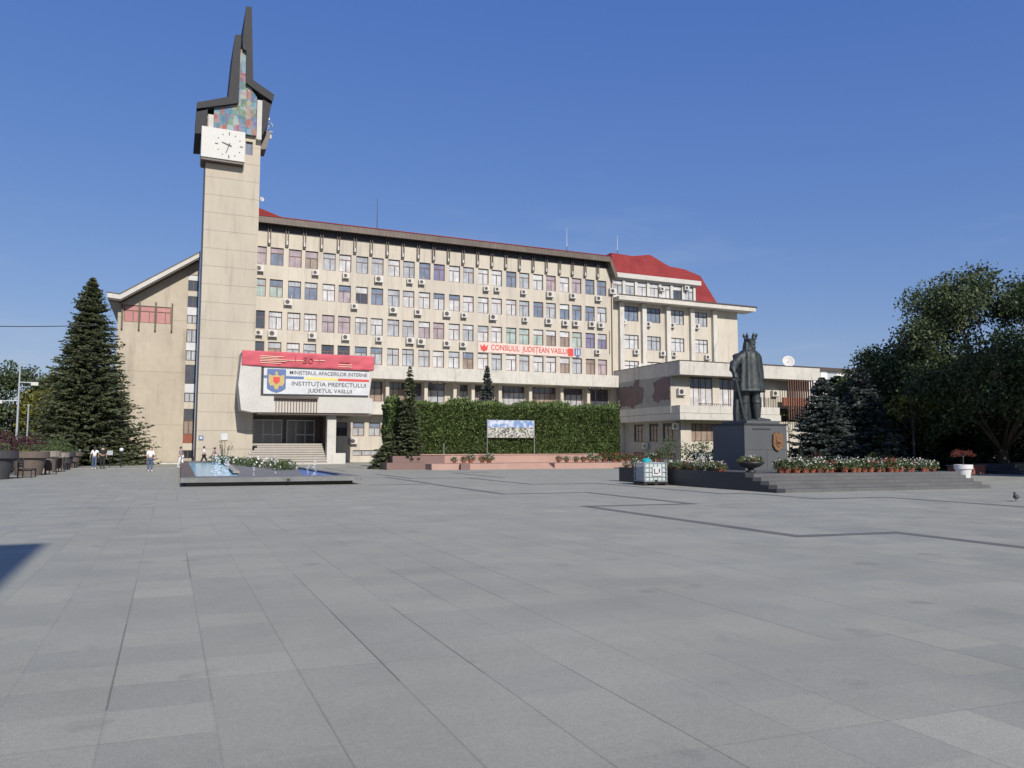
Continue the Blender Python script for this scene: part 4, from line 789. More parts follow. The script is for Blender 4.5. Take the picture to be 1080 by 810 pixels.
# ================================================================== MONUMENT
mo = thing('monument_platform', 'stepped dark granite platform under the statue', 'platform', (24.6,26,0))
YL = [21.1,21.5,21.9,22.3,22.7]; YR = [20.15,20.47,20.79,21.1,21.42]; rs = .124
mb = MB()
for i in range(5): mb.prism([(20.0,YL[i]),(29.6-.03*i,YR[i]),(29.6-.03*i,31.5),(20.0,31.5)], 'Z', rs*i, rs*(i+1))
put('steps', mb, M['granitestep'], mo)
mb = MB()
for i in range(5): mb.prism([(19.62,YL[i]+.02),(19.99,YL[i]),(19.99,31.5),(19.62,31.5)], 'Z', rs*i, rs*(i+1)+(.05 if i == 4 else .0))
put('side_wall', mb, M['granite'], mo)
pn = thing('statue_plinth', 'tall dark granite block carrying the statue, with a gilt shield', 'plinth', (23.6,27,.62))
put('block', MB().box(22.47,24.82,26.0,28.1,.62,2.56), M['plinth'], pn, bevel=.01); put('cap', MB().box(22.44,24.85,25.97,28.13,2.56,2.63), M['granite'], pn)
put('seam', MB().box(23.66,23.67,25.992,25.997,.62,1.5).box(22.5,24.8,25.992,25.997,1.5,1.51), M['granite'], pn)
put('engraving', MB().box(22.9,23.9,25.99,25.997,2.36,2.42), M['granite'], pn)
shp = [(23.98,2.16),(24.1,2.26),(24.24,2.2),(24.38,2.26),(24.5,2.16),(24.52,1.7),(24.4,1.52),(24.24,1.44),(24.08,1.52),(23.96,1.7)]
shd = put('shield', MB().prism(shp, 'Y', 25.9, 25.99), M['gold'], pn); put('relief', MB().prism([(24.1,2.1),(24.38,2.1),(24.36,1.75),(24.24,1.6),(24.12,1.75)], 'Y', 25.87, 25.899).lathe([(.07,0),(.1,.06),(.05,.14)], (24.24,25.88,1.78), 10), M['gold'], shd)
# --- statue: crowned ruler, one sculpted mesh
STATS = []
def statue():
    bx, by, bz = 23.64, 26.95, 2.74
    mb = MB()
    def ell(prof, c, n=28, fold=0, nf=9, sx=1, sy=1, ph=0): mb.lathe(prof, c, n, fold, nf, sx, sy, ph)
    # legs in tall boots
    for s, dx, dy, dk in ((-1, -.30, .05, 0), (1, .27, -.12, .14)):
        mb.tube((bx+dx,by+dy,bz+.12),(bx+dx*.95,by+dy,bz+.62),.15,.21,14).tube((bx+dx*.95,by+dy,bz+.6),(bx+dx*.8,by+dy*.5,bz+1.5),.21,.25,14)
        mb.lathe([(.225,0),(.235,.04),(.225,.08)], (bx+dx*.93,by+dy,bz+.82), 16)
        # foot
        fx, fy = bx+dx, by+dy; tx, ty = fx+(.22+dk), fy-.34
        for t_ in np.linspace(0,1,7):
            r_ = .15-.045*t_; mb.lathe([(r_*.9,0),(r_,.06),(r_*.9,.13-.04*t_),(r_*.4,.2-.08*t_)], (fx+(tx-fx)*t_, fy+(ty-fy)*t_, bz+.0), 12)
    # robe skirt and torso, elliptical with folds
    ell([(.68,1.33),(.73,1.36),(.715,1.6),(.68,1.85),(.64,2.15),(.61,2.45),(.60,2.7),(.585,2.85),(.53,3.05),(.38,3.16),(.2,3.24),(.14,3.3)], (bx+.02,by,bz), 48, .05, 11, 1, .68)
    ell([(.73,1.32),(.745,1.36),(.725,1.42)], (bx+.02,by,bz), 40, .02, 11, 1, .7)
    mb.box(bx+.10,bx+.13,by-.545,by-.38,bz+1.35,bz+2.2)
    # cloak hanging behind on the viewer's left
    ell([(.27,.02),(.28,.4),(.24,1.2),(.22,2.0),(.2,2.7),(.24,3.0),(.12,3.08)], (bx-.34,by+.3,bz), 32, .12, 6, 1.0, .9)
    ell([(.4,.1),(.42,.6),(.46,1.6),(.5,2.4),(.48,2.95),(.3,3.1)], (bx+.02,by+.26,bz), 36, .06, 9, 1, .55)
    # fur collar
    ell([(.30,2.93),(.44,3.0),(.47,3.08),(.36,3.18),(.2,3.22)], (bx,by,bz), 26, .05, 13, 1.05, .78)
    # far arm, at rest
    mb.tube((bx+.5,by,bz+2.95),(bx+.62,by-.02,bz+2.3),.18,.15,14).tube((bx+.62,by-.02,bz+2.32),(bx+.5,by-.26,bz+1.85),.15,.1,14)
    # near arm reaching out over the sword
    mb.tube((bx-.42,by,bz+2.96),(bx-.88,by-.05,bz+2.5),.17,.19,16).tube((bx-.86,by-.05,bz+2.58),(bx-1.14,by-.25,bz+2.24),.20,.15,16).tube((bx-1.12,by-.25,bz+2.30),(bx-1.14,by-.38,bz+2.0),.12,.095,12)
    mb.lathe([(.05,-.16),(.11,-.1),(.12,0),(.09,.1),(.05,.14)], (bx-1.14,by-.4,bz+2.0), 12)
    for k in range(5): a = -.08+.04*k; mb.tube((bx-1.14+a,by-.48,bz+2.02-.01*k),(bx-1.13+a,by-.50,bz+1.86),.026,.022,8)
    # sword, point on the plinth
    mb.tube((bx-1.13,by-.42,bz+2.15),(bx-1.1,by-.42,bz+1.78),.05,.045,8).box(bx-1.3,bx-.88,by-.46,by-.38,bz+1.76,bz+1.84).prism([(bx-1.15,bz+1.78),(bx-1.03,bz+1.78),(bx-.62,bz+.12),(bx-.68,bz+.08),(bx-.74,bz+.14)], 'Y', by-.45, by-.38)
    # neck, head, hair, beard
    hx, hy, hz = bx+.05, by-.06, bz+3.46
    mb.tube((bx,by,bz+3.1),(hx,hy,hz),.16,.14,14)
    ell([(.05,-.27),(.13,-.22),(.185,-.1),(.2,.03),(.195,.12),(.14,.24),(.03,.28)], (hx,hy,hz), 24, 0, 8, .92, 1.08)
    ell([(.26,-.36),(.29,-.28),(.27,-.1),(.235,.08),(.2,.18)], (hx-.03,hy+.08,hz), 24, .07, 9, 1, .85)
    ell([(.03,-.34),(.1,-.26),(.13,-.16),(.1,-.06)], (hx+.05,hy-.13,hz), 16, .06, 5, .95, .8)
    mb.prism([(hy-.2,hz+.08),(hy-.29,hz-.04),(hy-.2,hz-.05)], 'X', hx+.02, hx+.08)
    mb.box(hx-.1,hx+.17,hy-.215,hy-.16,hz+.06,hz+.09)
    for e in (-.03,.12): mb.lathe([(.01,-.02),(.03,0),(.01,.02)], (hx+e,hy-.2,hz+.035), 8)
    # crown
    ell([(.21,.12),(.225,.15),(.23,.24),(.215,.24),(.2,.15)], (hx,hy,hz), 26)
    for k in range(6):
        a = 2*math.pi*k/6+.35; p = Vector((hx+.215*math.cos(a), hy+.225*math.sin(a), hz+.22)); o_ = Vector((.05*math.cos(a), .05*math.sin(a), 0))
        mb.tube(p, p+o_+Vector((0,0,.2)), .055, .04, 8).tube(p+o_+Vector((0,0,.15)), p+o_*1.3+Vector((0,0,.29)), .075, .02, 8)
        t_ = Vector((-math.sin(a), math.cos(a), 0))*.07; mb.tube(p+o_*.8+Vector((0,0,.15))-t_, p+o_*.8+Vector((0,0,.15))+t_, .026, n=6)
    t = thing('statue', 'dark bronze statue of a crowned bearded ruler leaning on a sword', 'statue', (bx,by,2.63))
    fig = put('figure', mb, M['bronze'], t, smooth=True)
    rm = fig.modifiers.new('remesh', 'REMESH'); rm.mode = 'VOXEL'; rm.voxel_size = .022; rm.use_smooth_shade = True
    sm = fig.modifiers.new('smooth', 'SMOOTH'); sm.iterations = 2; sm.factor = .5
    put('base_plate', MB().box(bx-.95,bx+.9,by-.85,by+.75,2.632,2.76), M['plinth'], t, bevel=.01)
statue()
# bowl planter on the platform corner
bw = thing('bowl_planter', 'black bowl planter of white and red flowers at the platform corner', 'planter', (20.7,23.7,.62))
put('bowl', MB().lathe([(.2,0),(.18,.05),(.1,.1),(.12,.14),(.34,.22),(.5,.34),(.53,.4),(.48,.4),(.3,.33)], (20.75,23.7,.64), 28), M['granite'], bw, smooth=True)
put('foliage', MB().quads(blob_quads(70, [(20.75+.32*math.cos(a),23.7+.32*math.sin(a),1.1) for a in np.linspace(0,6.28,9)], [.22]*9, 1800, .08)), L['shrub'], bw)
put('white_blossom', MB().quads(blob_quads(71, [(20.75+.12*math.cos(a),23.7+.2*math.sin(a),1.18) for a in np.linspace(0,6.28,6)], [.2]*6, 300, .06, .9)), L['whitefl'], bw)
put('red_blossom', MB().quads(blob_quads(72, [(20.75+.42*math.cos(a),23.7+.3*math.sin(a),1.12) for a in np.linspace(0,6.28,7)], [.17]*7, 350, .06, .9)), L['redfl'], bw)
# flower pots
def pot_proto(fl, seed):
    t = thing('flower_pot', 'terracotta pot', 'flower pot', (0,0,0))
    put('pot', MB().lathe([(.10,0),(.15,.15),(.165,.15),(.165,.19),(.13,.19),(.12,.16)], (0,0,0), 14), M['terracotta'], t); t.children[0].scale = (.9,.9,.9)
    put('foliage', MB().quads(blob_quads(seed, [(.07*math.cos(a),.07*math.sin(a),.25) for a in (0,2,4)], [.25]*3, 1300, .08)), L['shrub'], t)
    put('blossom', MB().quads(blob_quads(seed+1, [(.09*math.cos(a),.09*math.sin(a),.31) for a in (0,2,4)], [.23]*3, 230, .06, .9)), L[fl], t); return t
pots = {'white': [pot_proto('whitefl', 80), pot_proto('whitefl', 90)], 'red': [pot_proto('redfl', 100)]}
first = {id(p): True for v in pots.values() for p in v}
def place_pot(kind, x, y, z, label, group, sc=1.0):
    p = random.choice(pots[kind])
    if first[id(p)]: first[id(p)] = False; o = p
    else: o = copy_tree(p)
    o.location = (x,y,z); o.rotation_euler = (0,0,random.uniform(0,6.3)); o.scale = (sc*random.uniform(.78,1.3),)*3; o['label'] = label; o['group'] = group; o['category'] = 'flower pot'
def row(n, x0, y0, x1, y1, z, where, group, pred=.28, sc=1.0, jit=.12):
    for i in range(n):
        t = i/(n-1); kd = 'red' if random.random() < pred else 'white'
        place_pot(kd, x0+(x1-x0)*t+random.uniform(-jit,jit), y0+(y1-y0)*t+random.uniform(-jit,jit), z, f'pot of {kd} flowers {where}', group, sc)
row(25, 21.6,22.95, 28.8,22.05, .62, 'in the row along the top step right of the statue', 'flower pots along the top step', .2)
row(22, 21.9,23.3, 28.7,22.5, .62, 'in the second row behind the top step', 'flower pots in the second row', .35)
row(20, 20.0,24.4, 20.0,31.2, .62, 'on the left edge of the statue platform', 'flower pots on the left platform edge', .5, .8)
row(14, 20.5,25.0, 20.4,31.2, .62, 'set back on the left of the statue platform', 'flower pots left of the plinth', .5, .8)
for i, x in enumerate((19.6,20.9,22.4)): place_pot('white', x+.0, 54.5, .42, ['pot of white flowers on the left terrace ledge, leftmost','pot of white flowers on the left terrace ledge, middle one','pot of white flowers at the left terrace ledge, beside the steps'][i], 'flower pots on the pink terrace', 1.35)
for i, x in enumerate((20.3,21.8)): place_pot('red', x, 54.4, .42, ['pot of red flowers on the left terrace ledge, nearer the end','pot of red flowers on the left terrace ledge, nearer the steps'][i], 'flower pots on the pink terrace', 1.35)
row(14, 28.2,54.0, 36.2,52.4, .42, 'on the right terrace ledge', 'flower pots on the right terrace ledge', .45, 1.3)
# water tank
ib = thing('water_tank', 'white plastic water tank in a metal cage beside the black platform wall', 'tank', (0,0,0))
put('bottle', MB().box(-.5,.5,-.5,.5,.16,.98), M['ibc'], ib, bevel=.08); put('cap', MB().lathe([(.16,.98),(.2,1.0),(.2,1.1),(.12,1.16),(.02,1.17)], (-.12,.12,0), 16), M['teal'], ib)
cg = MB()
for s in (-.54,.54):
    for k in range(6): v = -.5+k*.2; cg.tube((s,v,.15),(s,v,.98),.012,n=6).tube((v,s,.15),(v,s,.98),.012,n=6)
    for z in (.18,.38,.58,.78,.96): cg.tube((s,-.54,z),(s,.54,z),.014,n=6).tube((-.54,s,z),(.54,s,z),.014,n=6)
put('cage', cg, M['grey'], ib); pa = MB()
for v in (-.5,0,.5): pa.box(v-.07,v+.07,-.55,.55,0,.09).box(-.55,.55,v-.07,v+.07,.09,.14)
put('pallet', pa, M['black'], ib); put('label_plate', MB().box(-.17,.25,-.565,-.556,.42,.8), M['signwhite'], ib)
put('label_print', MB().box(-.1,-.06,-.572,-.566,.5,.72).box(-.1,.1,-.572,-.566,.5,.54).box(.12,.17,-.572,-.566,.55,.72), M['black'], ib); put('valve', MB().tube((0,-.6,.2),(0,-.5,.2),.05,n=10), M['black'], ib)
ib.location = (18.95,27.9,0); ib.rotation_euler = (0,0,R(-8)); ib.scale = (.98,.98,.98)
# white pot with red maple
wp = thing('white_pot', 'tall white tapered pot with a small rust-red tree, right of the steps', 'planter', (37.6,27,0))
put('pot', MB().lathe([(.28,0),(.38,.48),(.44,.5),(.44,.72),(.38,.72),(.36,.6)], (37.6,27,0), 28), M['whitepot'], wp, smooth=False)
put('stem', MB().tube((37.6,27,.6),(37.62,27,1.2),.03,.02).tube((37.62,27,1.1),(38,27,1.4),.02,.01).tube((37.62,27,1.1),(37.2,27.1,1.4),.02,.01), M['bark'], wp)
put('foliage', MB().quads(blob_quads(120, [(37.6+dx,27+dy,1.3+dz) for dx,dy,dz in ((-.5,0,-.02),(-.2,.2,.08),(.2,-.1,.05),(.5,.1,.0),(.1,.3,.1),(.65,0,-.08),(-.65,0,-.1))], [.27]*7, 1500, .07, .35, flat=.45)), L['rust'], wp)
bwll = thing('brick_wall', 'low red brick wall behind the white pot', 'wall', (44,31,0)); put('wall', MB().box(42.6,45.4,31.2,31.6,0,.5), M['brick'], bwll); put('coping', MB().box(42.5,45.5,31.15,31.65,.5,.56), M['pinkdark'], bwll)
ds = thing('dark_steps', 'dark stone steps at the far right edge under the big tree', 'steps', (49,30,0))
put('step', MB().box(45.8,60,29.2,33,0,.2), M['granite'], ds); put('step', MB().box(46.4,60,29.8,33,.2,.4), M['granite'], ds); put('step', MB().box(47,60,30.4,33,.4,.6), M['granite'], ds)
# pigeon
pg = MB().lathe([(.005,-.14),(.03,-.11),(.06,-.03),(.065,.03),(.045,.09),(.015,.12)], (0,0,0), 14); pg.v = [(v[2], v[1], v[0]*.9+.115) for v in pg.v]
pg.lathe([(.01,-.03),(.03,-.01),(.03,.02),(.01,.04)], (.13,0,.20), 10).tube((.09,0,.13),(.125,0,.19),.04,.025,8).tube((.155,0,.2),(.185,0,.195),.008,.002,6).prism([(-.1,.12),(-.24,.10),(-.24,.085),(-.1,.09)], 'Y', -.03, .03).tube((.02,.02,0),(.02,.02,.08),.006,n=5).tube((.02,-.02,0),(.02,-.02,.08),.006,n=5)
pgo = put('pigeon', pg, M['pigeon'], smooth=True, label='dark pigeon walking on the paving at the far right', cat='pigeon'); pgo.location = (23.1,14.95,0); pgo.rotation_euler = (0,0,R(200)); pgo.scale = (1.25,)*3

# ================================================================== TREES
conifer('fir_tree', 'very large dark fir tree left of the tower, in front of the hall', -6.8, 79.3, 17.2, 5.0, L['fir'], 1, .35, nb=3600, per=32, tw=.34, twd=.09, power=.80, droop=.22, z0=.2, ragged=.4)
for i, (x, y, h, r_, m, lb) in enumerate(((-15.3,98,11.3,4.2,'broad','round green tree behind the lamp post, at the left edge'), (-11.2,96,9.8,3.6,'yellow','yellowing tree between the lamp post and the fir'), (-20,92,10.4,4.2,'broad','green tree just outside the left edge of the plaza'),
        (-10.5,104,11.6,4.6,'broad','green tree directly behind the large fir'), (-26,96,11,5,'broad','green tree farthest left beyond the planters'))):
    broadleaf('leafy_tree', lb, x, y, h, r_, r_, L[m], 20+i, z_low=.8, nblob=60, per=90, leaf=.36, rb=(.9,1.7))
conifer('spruce_tree', 'blue spruce right of the statue, the lower and left one', 41.7, 40.2, 6.5, 2.7, L['spruce'], 2, nb=1000, per=22, tw=.32, twd=.09, power=.75, group='spruces right of the statue', droop=.15)
conifer('spruce_tree', 'dark spruce beside the blue one, taller, before the white apartment block', 44.6, 39.4, 7.4, 2.7, L['spruce'], 3, nb=1000, per=22, tw=.32, twd=.09, power=.75, group='spruces right of the statue', droop=.15)
conifer('spruce_tree', 'pointed spruce rising behind the hedge beside the photo panel', 26.9, 66, 9.2, 2.6, L['spruce'], 4, nb=650, per=18, tw=.35, twd=.1, power=1.1)
# potted spruce at the hedge end
psx, psy = 16.5, 55.9
ptt = thing('potted_spruce', 'tall spruce with a bare leader in a dark round pot at the left hedge end', 'tree', (psx,psy,0))
put('pot', MB().lathe([(.55,0),(.72,.5),(.78,.5),(.78,.75),(.68,.75),(.66,.65)], (psx,psy,0), 28), M['greypot'], ptt)
put('trunk', MB().tube((psx,psy,.5),(psx,psy,7.5),.12,.02), M['bark'], ptt)
q1 = conifer_quads(6, 6.9, 1.05, z0=.9, nb=950, per=15, tw=.22, twd=.07, power=.62, ragged=.5)+np.array([psx,psy,0]); q2 = conifer_quads(7, 1.6, .28, z0=.0, nb=90, per=8, tw=.18, twd=.07, power=.5)+np.array([psx,psy,6.1])
put('crown', MB().quads(np.concatenate([q1,q2])), L['fir'], ptt)
sb = thing('spreading_shrub', 'low spreading conifer shrub around the foot of the potted spruce', 'shrub', (15.6,56.9,0))
put('foliage', MB().quads(conifer_quads(8, 2.6, 1.6, z0=.2, nb=600, per=16, tw=.3, twd=.1, power=.6)+np.array([15.5,57.0,0])), L['fir'], sb); put('stem', MB().tube((15.5,57,0),(15.5,57,3),.08,.02), M['bark'], sb)
# big tree at right
broadleaf('broad_tree', 'largest broad-crowned tree at the right edge, with a thick trunk', 52.2, 34.6, 14.6, 8.4, 7.5, L['broad'], 35, z_low=1.9, nblob=165, per=175, leaf=.25, rb=(1.1,2.2), trunk_r=.42, full=True)
broadleaf('broad_tree', 'lower leafy tree between the spruces and the largest tree', 50.0, 40.8, 9.8, 5.6, 3.8, L['broad'], 32, z_low=.5, nblob=110, per=150, leaf=.25, rb=(.7,1.5), trunk_r=.25, full=True)
broadleaf('young_tree', 'slim yellow-green tree branch cluster below the big tree crown', 45.6, 36.2, 5.3, 2.6, 1.8, L['yellow'], 33, z_low=3.4, nblob=16, per=110, leaf=.2, rb=(.4,.8), trunk_r=.09)
broadleaf('young_tree', 'slim young tree right of the plinth, in front of the blue spruce', 35.7, 37.2, 4.4, .9, .9, L['shrub'], 34, z_low=1.0, nblob=10, per=90, leaf=.15, rb=(.2,.42), trunk_r=.05)
for i, (x, y, h, r_) in enumerate(((56,42,9,3.6),(61,38,10,4),(52.5,45,9,3.6),(66,34,10,4),(50.5,47,7.5,3),(71,30,10,4),(59,46,11,4))):
    conifer('dark_conifer', ['dark conifer behind the largest tree, centre of the group','dark conifer behind the largest tree, to its right','dark conifer deep behind the lower leafy tree','dark conifer past the right edge of the photo','dark conifer between the dark spruce and the leafy tree','dark conifer farthest past the right edge','dark conifer deepest behind the largest tree'][i], x, y, h, r_, L['dark'], 40+i, nb=700, per=18, tw=.45, twd=.16, power=.6, group='dark conifers behind the large tree')
for i, (x, y, h, r_) in enumerate(((45.6,21.6,16,5.0),(56,25,15,5.2),(65,28,14,5.2),(74,30,14,5.5))):
    broadleaf('broad_tree', ['leafy tree beyond the right edge of the photo, nearest one','tall leafy tree well beyond the right edge of the photo','leafy tree farthest beyond the right edge of the photo','leafy tree beside the largest tree, beyond the photo edge'][i], x, y, h, r_, r_, L['broad'], 60+i, z_low=1.0, nblob=60, per=55, leaf=.45, rb=(1.2,2.1), trunk_r=.3)
for i, (x, y, h, r_) in enumerate(((55,48,9,4.2),(63,44,9.5,4.5),(70,39,9.5,4.5),(78,34,10,4.5),(60,50,8,4),(84,28,10,5),(67,50,9,5),(77,44,10,5))):
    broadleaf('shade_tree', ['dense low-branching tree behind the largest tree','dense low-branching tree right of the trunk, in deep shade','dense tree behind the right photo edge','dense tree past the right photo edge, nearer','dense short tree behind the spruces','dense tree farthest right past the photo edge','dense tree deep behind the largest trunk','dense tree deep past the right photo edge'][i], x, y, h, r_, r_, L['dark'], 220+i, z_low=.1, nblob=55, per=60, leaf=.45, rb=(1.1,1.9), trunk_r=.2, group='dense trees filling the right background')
# lawn shrubs seen under the trees and on the platform's back
def shrub(name, label, x, y, h, r_, m, seed, fl=None, leaf=.12, per=420, n=8, group=None, cat='shrub'):
    rng = np.random.default_rng(seed); t = thing(name, label, cat, (x,y,0), group); cs = [(x+rng.uniform(-r_,r_)*.6, y+rng.uniform(-r_,r_)*.6, h*rng.uniform(.35,.8)) for _ in range(n)]
    rr = [min(r_,h)*.42]*n
    mb = MB()
    for c in cs[:5]: mb.tube((x,y,0), c, .03, .01, 5)
    put('stems', mb, M['bark'], t); put('foliage', MB().quads(blob_quads(seed, cs, rr, per, leaf)), L[m], t)
    if fl: put('blossom', MB().quads(blob_quads(seed+1, cs, [q*1.05 for q in rr], per*.16, leaf*.8, .9)), L[fl], t)
    return t
shrub('rose_bush', 'tall rose bush with pale blossoms between the fir and the hall wall', -1.9, 83.0, 3.0, 1.5, 'shrub', 130, 'pinkfl', .14, 60, 16)
shrub('rose_bush', 'sparse climbing rose with pale blossoms against the foot of the tower', 4.9, 77.4, 2.9, 1.0, 'yellow', 132, 'pinkfl', .12, 45, 12)
shrub('garden_shrub', 'loose green shrub behind the water tank, against the shaded flank', 36.0, 50.0, 2.6, 1.6, 'shrub', 134, None, .16, 90, 14)
shrub('garden_shrub', 'dark green shrub right of the hedge, before the shaded flank', 40.5, 52.5, 2.4, 1.6, 'shrub', 135, None, .16, 90, 14)
shrub('garden_shrub', 'rust-red shrub on the lawn between plinth and spruces', 33.6, 33.5, 1.5, .8, 'rust', 136, None, .08, 260, 8)
shrub('garden_shrub', 'small green shrub by the wall beside the entrance pillar', 16.4, 81.5, .9, .6, 'shrub', 137, None, .1, 300, 7)
shrub('garden_shrub', 'pale green shrub in the tree shade right of the statue', 38.2, 33.2, 1.6, .8, 'shrub', 138, None, .1, 160, 8)
shrub('garden_shrub', 'yellow-green shrub in the tree shade, left of the white pot', 42.6, 36.0, 2.8, .9, 'yellow', 139, None, .1, 120, 10)
# dark undergrowth
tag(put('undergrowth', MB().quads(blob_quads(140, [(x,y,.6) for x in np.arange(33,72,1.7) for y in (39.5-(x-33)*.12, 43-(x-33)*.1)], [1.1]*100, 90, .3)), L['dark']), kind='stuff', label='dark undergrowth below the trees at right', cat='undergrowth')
# purple shrubs and planters at left
for i, (x, y, h, r_) in enumerate(((-9.6,49,2.9,1.7),(-9.2,53,2.8,1.7),(-8.9,57.2,2.8,1.7),(-11.8,50,3.0,1.8),(-9.0,62,2.6,1.6))):
    shrub('purple_shrub', ['dark purple shrub nearest the left edge, behind the planters','dark purple shrub second from the left edge','dark purple shrub third from the left edge','dark purple shrub set back at the left edge','dark purple shrub nearest the fir'][i], x, y, h, r_, 'purple', 150+i*2, None, .15, 170, 16, 'purple shrubs behind the planters')
for i, (x, y, h, r_) in enumerate(((-8.3,55,1.7,.9),(-8.2,59.5,1.6,.9),(-8.2,65.5,2.6,1.6),(-8.4,70,2.4,1.6))):
    shrub('green_shrub', ['green shrub growing between the purple ones, nearer','green shrub growing between the purple ones, farther','rounded green shrub before the fir, nearer','rounded green shrub before the fir, farther'][i], x, y, h, r_, 'yellow' if i < 2 else 'shrub', 170+i*2, None, .13, 200, 12)
for i, (x, y, s, mm, lb) in enumerate(((-8.0,46.3,1.15,'greypot','dark grey tub planter cut by the left edge'),(-7.25,51.9,1.1,'brownpot','brown tub planter, second from the left edge'),(-7.3,57.6,1.1,'concretepot','beige tub planter, third from the left edge'),(-7.2,62.3,1.0,'concretepot','beige tub planter, fourth from the left edge'),(-7.3,67.2,1.0,'greypot','grey tub planter, fifth from the left edge'),(-7.25,72,1.0,'brownpot','brown tub planter nearest the fir'))):
    t = thing('tub_planter', lb, 'planter', (x,y,0), 'tub planters along the left side')
    put('tub', MB().lathe([(.58*s,0),(.78*s,.9*s),(.92*s,.92*s),(.92*s,1.25*s),(.8*s,1.25*s),(.78*s,1.1*s)], (x,y,0), 28), M[mm], t)
    put('soil', MB().lathe([(.79*s,0),(.79*s,.02)], (x,y,1.1*s), 24), M['soil'], t)
    put('foliage', MB().quads(blob_quads(180+i, [(x+.4*math.cos(a),y+.4*math.sin(a),1.3*s+.12) for a in range(5)], [.36]*5, 500, .09)), L['shrub'], t)
for i, (x, y) in enumerate(((-6.7,48.6),(-6.75,54.4),(-6.7,59.8),(-6.7,64.8),(-6.7,69.6))):
    t = thing('bench', ['slatted dark bench between the first two tub planters','slatted dark bench between the second and third tub planters','slatted dark bench between the third and fourth tub planters','slatted dark bench between the fourth and fifth tub planters','slatted dark bench nearest the fir'][i], 'bench', (x,y,0), 'benches between the tub planters')
    mb = MB()
    for k in range(4): mb.box(x-.45+k*.16, x-.33+k*.16, y-.9, y+.9, .42, .46)
    put('seat', mb, M['wood'], t); mb = MB()
    for k in range(3): mb.box(x-.5, x-.47, y-.9, y+.9, .55+k*.14, .66+k*.14)
    put('backrest', mb, M['wood'], t)
    for yy in (y-.75, y+.75): put('leg', MB().box(x-.5,x-.44,yy-.03,yy+.03,0,1.0).box(x+.1,x+.16,yy-.03,yy+.03,0,.42).box(x-.44,x+.1,yy-.03,yy+.03,.36,.42), M['black'], t)
for i, (x, y) in enumerate(((-6.35,53.4),(-6.5,58.6))):
    t = thing('litter_bin', ['dark slatted litter bin beside the brown tub planter','dark slatted litter bin beside the third tub planter'][i], 'bin', (x,y,0), 'litter bins by the planters')
    put('bin', MB().box(x-.26,x+.26,y-.2,y+.2,.22,.88), M['wood'], t, bevel=.02)
    for s in (-.3,.3): put('post', MB().tube((x+s,y,0),(x+s,y,1.0),.025), M['black'], t)
# lamp posts
lp = thing('street_lamp', 'tall grey lamp mast with two side floodlights at the left', 'street lamp', (-9.95,65,0))
put('mast', MB().tube((-9.95,65,0),(-9.95,65,7.75),.09,.05,10), M['grey'], lp); put('top_bar', MB().tube((-10.0,65,7.7),(-9.6,65,7.75),.03), M['grey'], lp)
for (x0,x1,z,s) in ((-9.9,-9.1,6.3,1),(-10.0,-10.9,4.95,-1)):
    ar = put('arm', MB().tube((x0,65,z),(x1,65,z-.02),.035), M['grey'], lp); put('floodlight', MB().box(min(x1,x1+s*.35)-.1,max(x1,x1+s*.35),64.8,65.2,z-.22,z+.02), M['ac'], ar)
lp = thing('short_pole', 'thin short grey pole right of the lamp mast', 'pole', (-9.5,66,0)); put('shaft', MB().tube((-9.45,66,0),(-9.45,66,4.65),.05), M['grey'], lp); put('collar', MB().tube((-9.45,66,4.6),(-9.45,66,4.75),.08), M['grey'], lp)
for i, (x, y, h) in enumerate(((23.4,70,8.0),(38.5,66,7.6))):
    t = thing('park_lamp', ['dark ornate lamp post behind the left half of the hedge','dark ornate lamp post behind the right end of the hedge'][i], 'street lamp', (x,y,0), 'lamp posts behind the hedge')
    put('post', MB().tube((x,y,0),(x,y,h),.06,.04), M['black'], t); put('cross_arm', MB().tube((x-.7,y,h-.1),(x+.7,y,h-.1),.03), M['black'], t)
    for s in (-.7,.7): put('lamp_head', MB().lathe([(.05,-.05),(.18,-.12),(.2,-.2),(.1,-.35),(.03,-.4)], (x+s,y,h), 12), M['black'], t)
gl = thing('globe_lamp', 'small white globe lamp on a short post under the fir', 'lamp', (-3.5,69.5,0)); put('post', MB().tube((-3.4,69.5,0),(-3.4,69.5,1.3),.04), M['black'], gl); put('globe', MB().lathe([(.02,-.16),(.12,-.12),(.17,0),(.12,.12),(.02,.16)], (-3.4,69.5,1.42), 16), M['whitepot'], gl, smooth=True)
sgn = thing('garden_sign', 'small grey sign board under the fir, right of the couple', 'sign', (-4.2,69.4,0)); put('board', MB().box(-4.4,-4.0,69.3,69.34,1.0,1.35), M['grey'], sgn); put('post', MB().tube((-4.2,69.37,0),(-4.2,69.37,1.3),.03), M['black'], sgn)
# overhead cable
cb = MB(); pts = [Vector((-30+24*t, 66+8*t, 11.8+.2*t-1.0*math.sin(math.pi*t))) for t in np.linspace(0,1,25)]
for a, b in zip(pts, pts[1:]): cb.tube(a, b, .035, n=5, cap=False)
tag(put('overhead_cable', cb, M['black']), 'dark sagging overhead cable running from the left edge to the fir', 'cable')

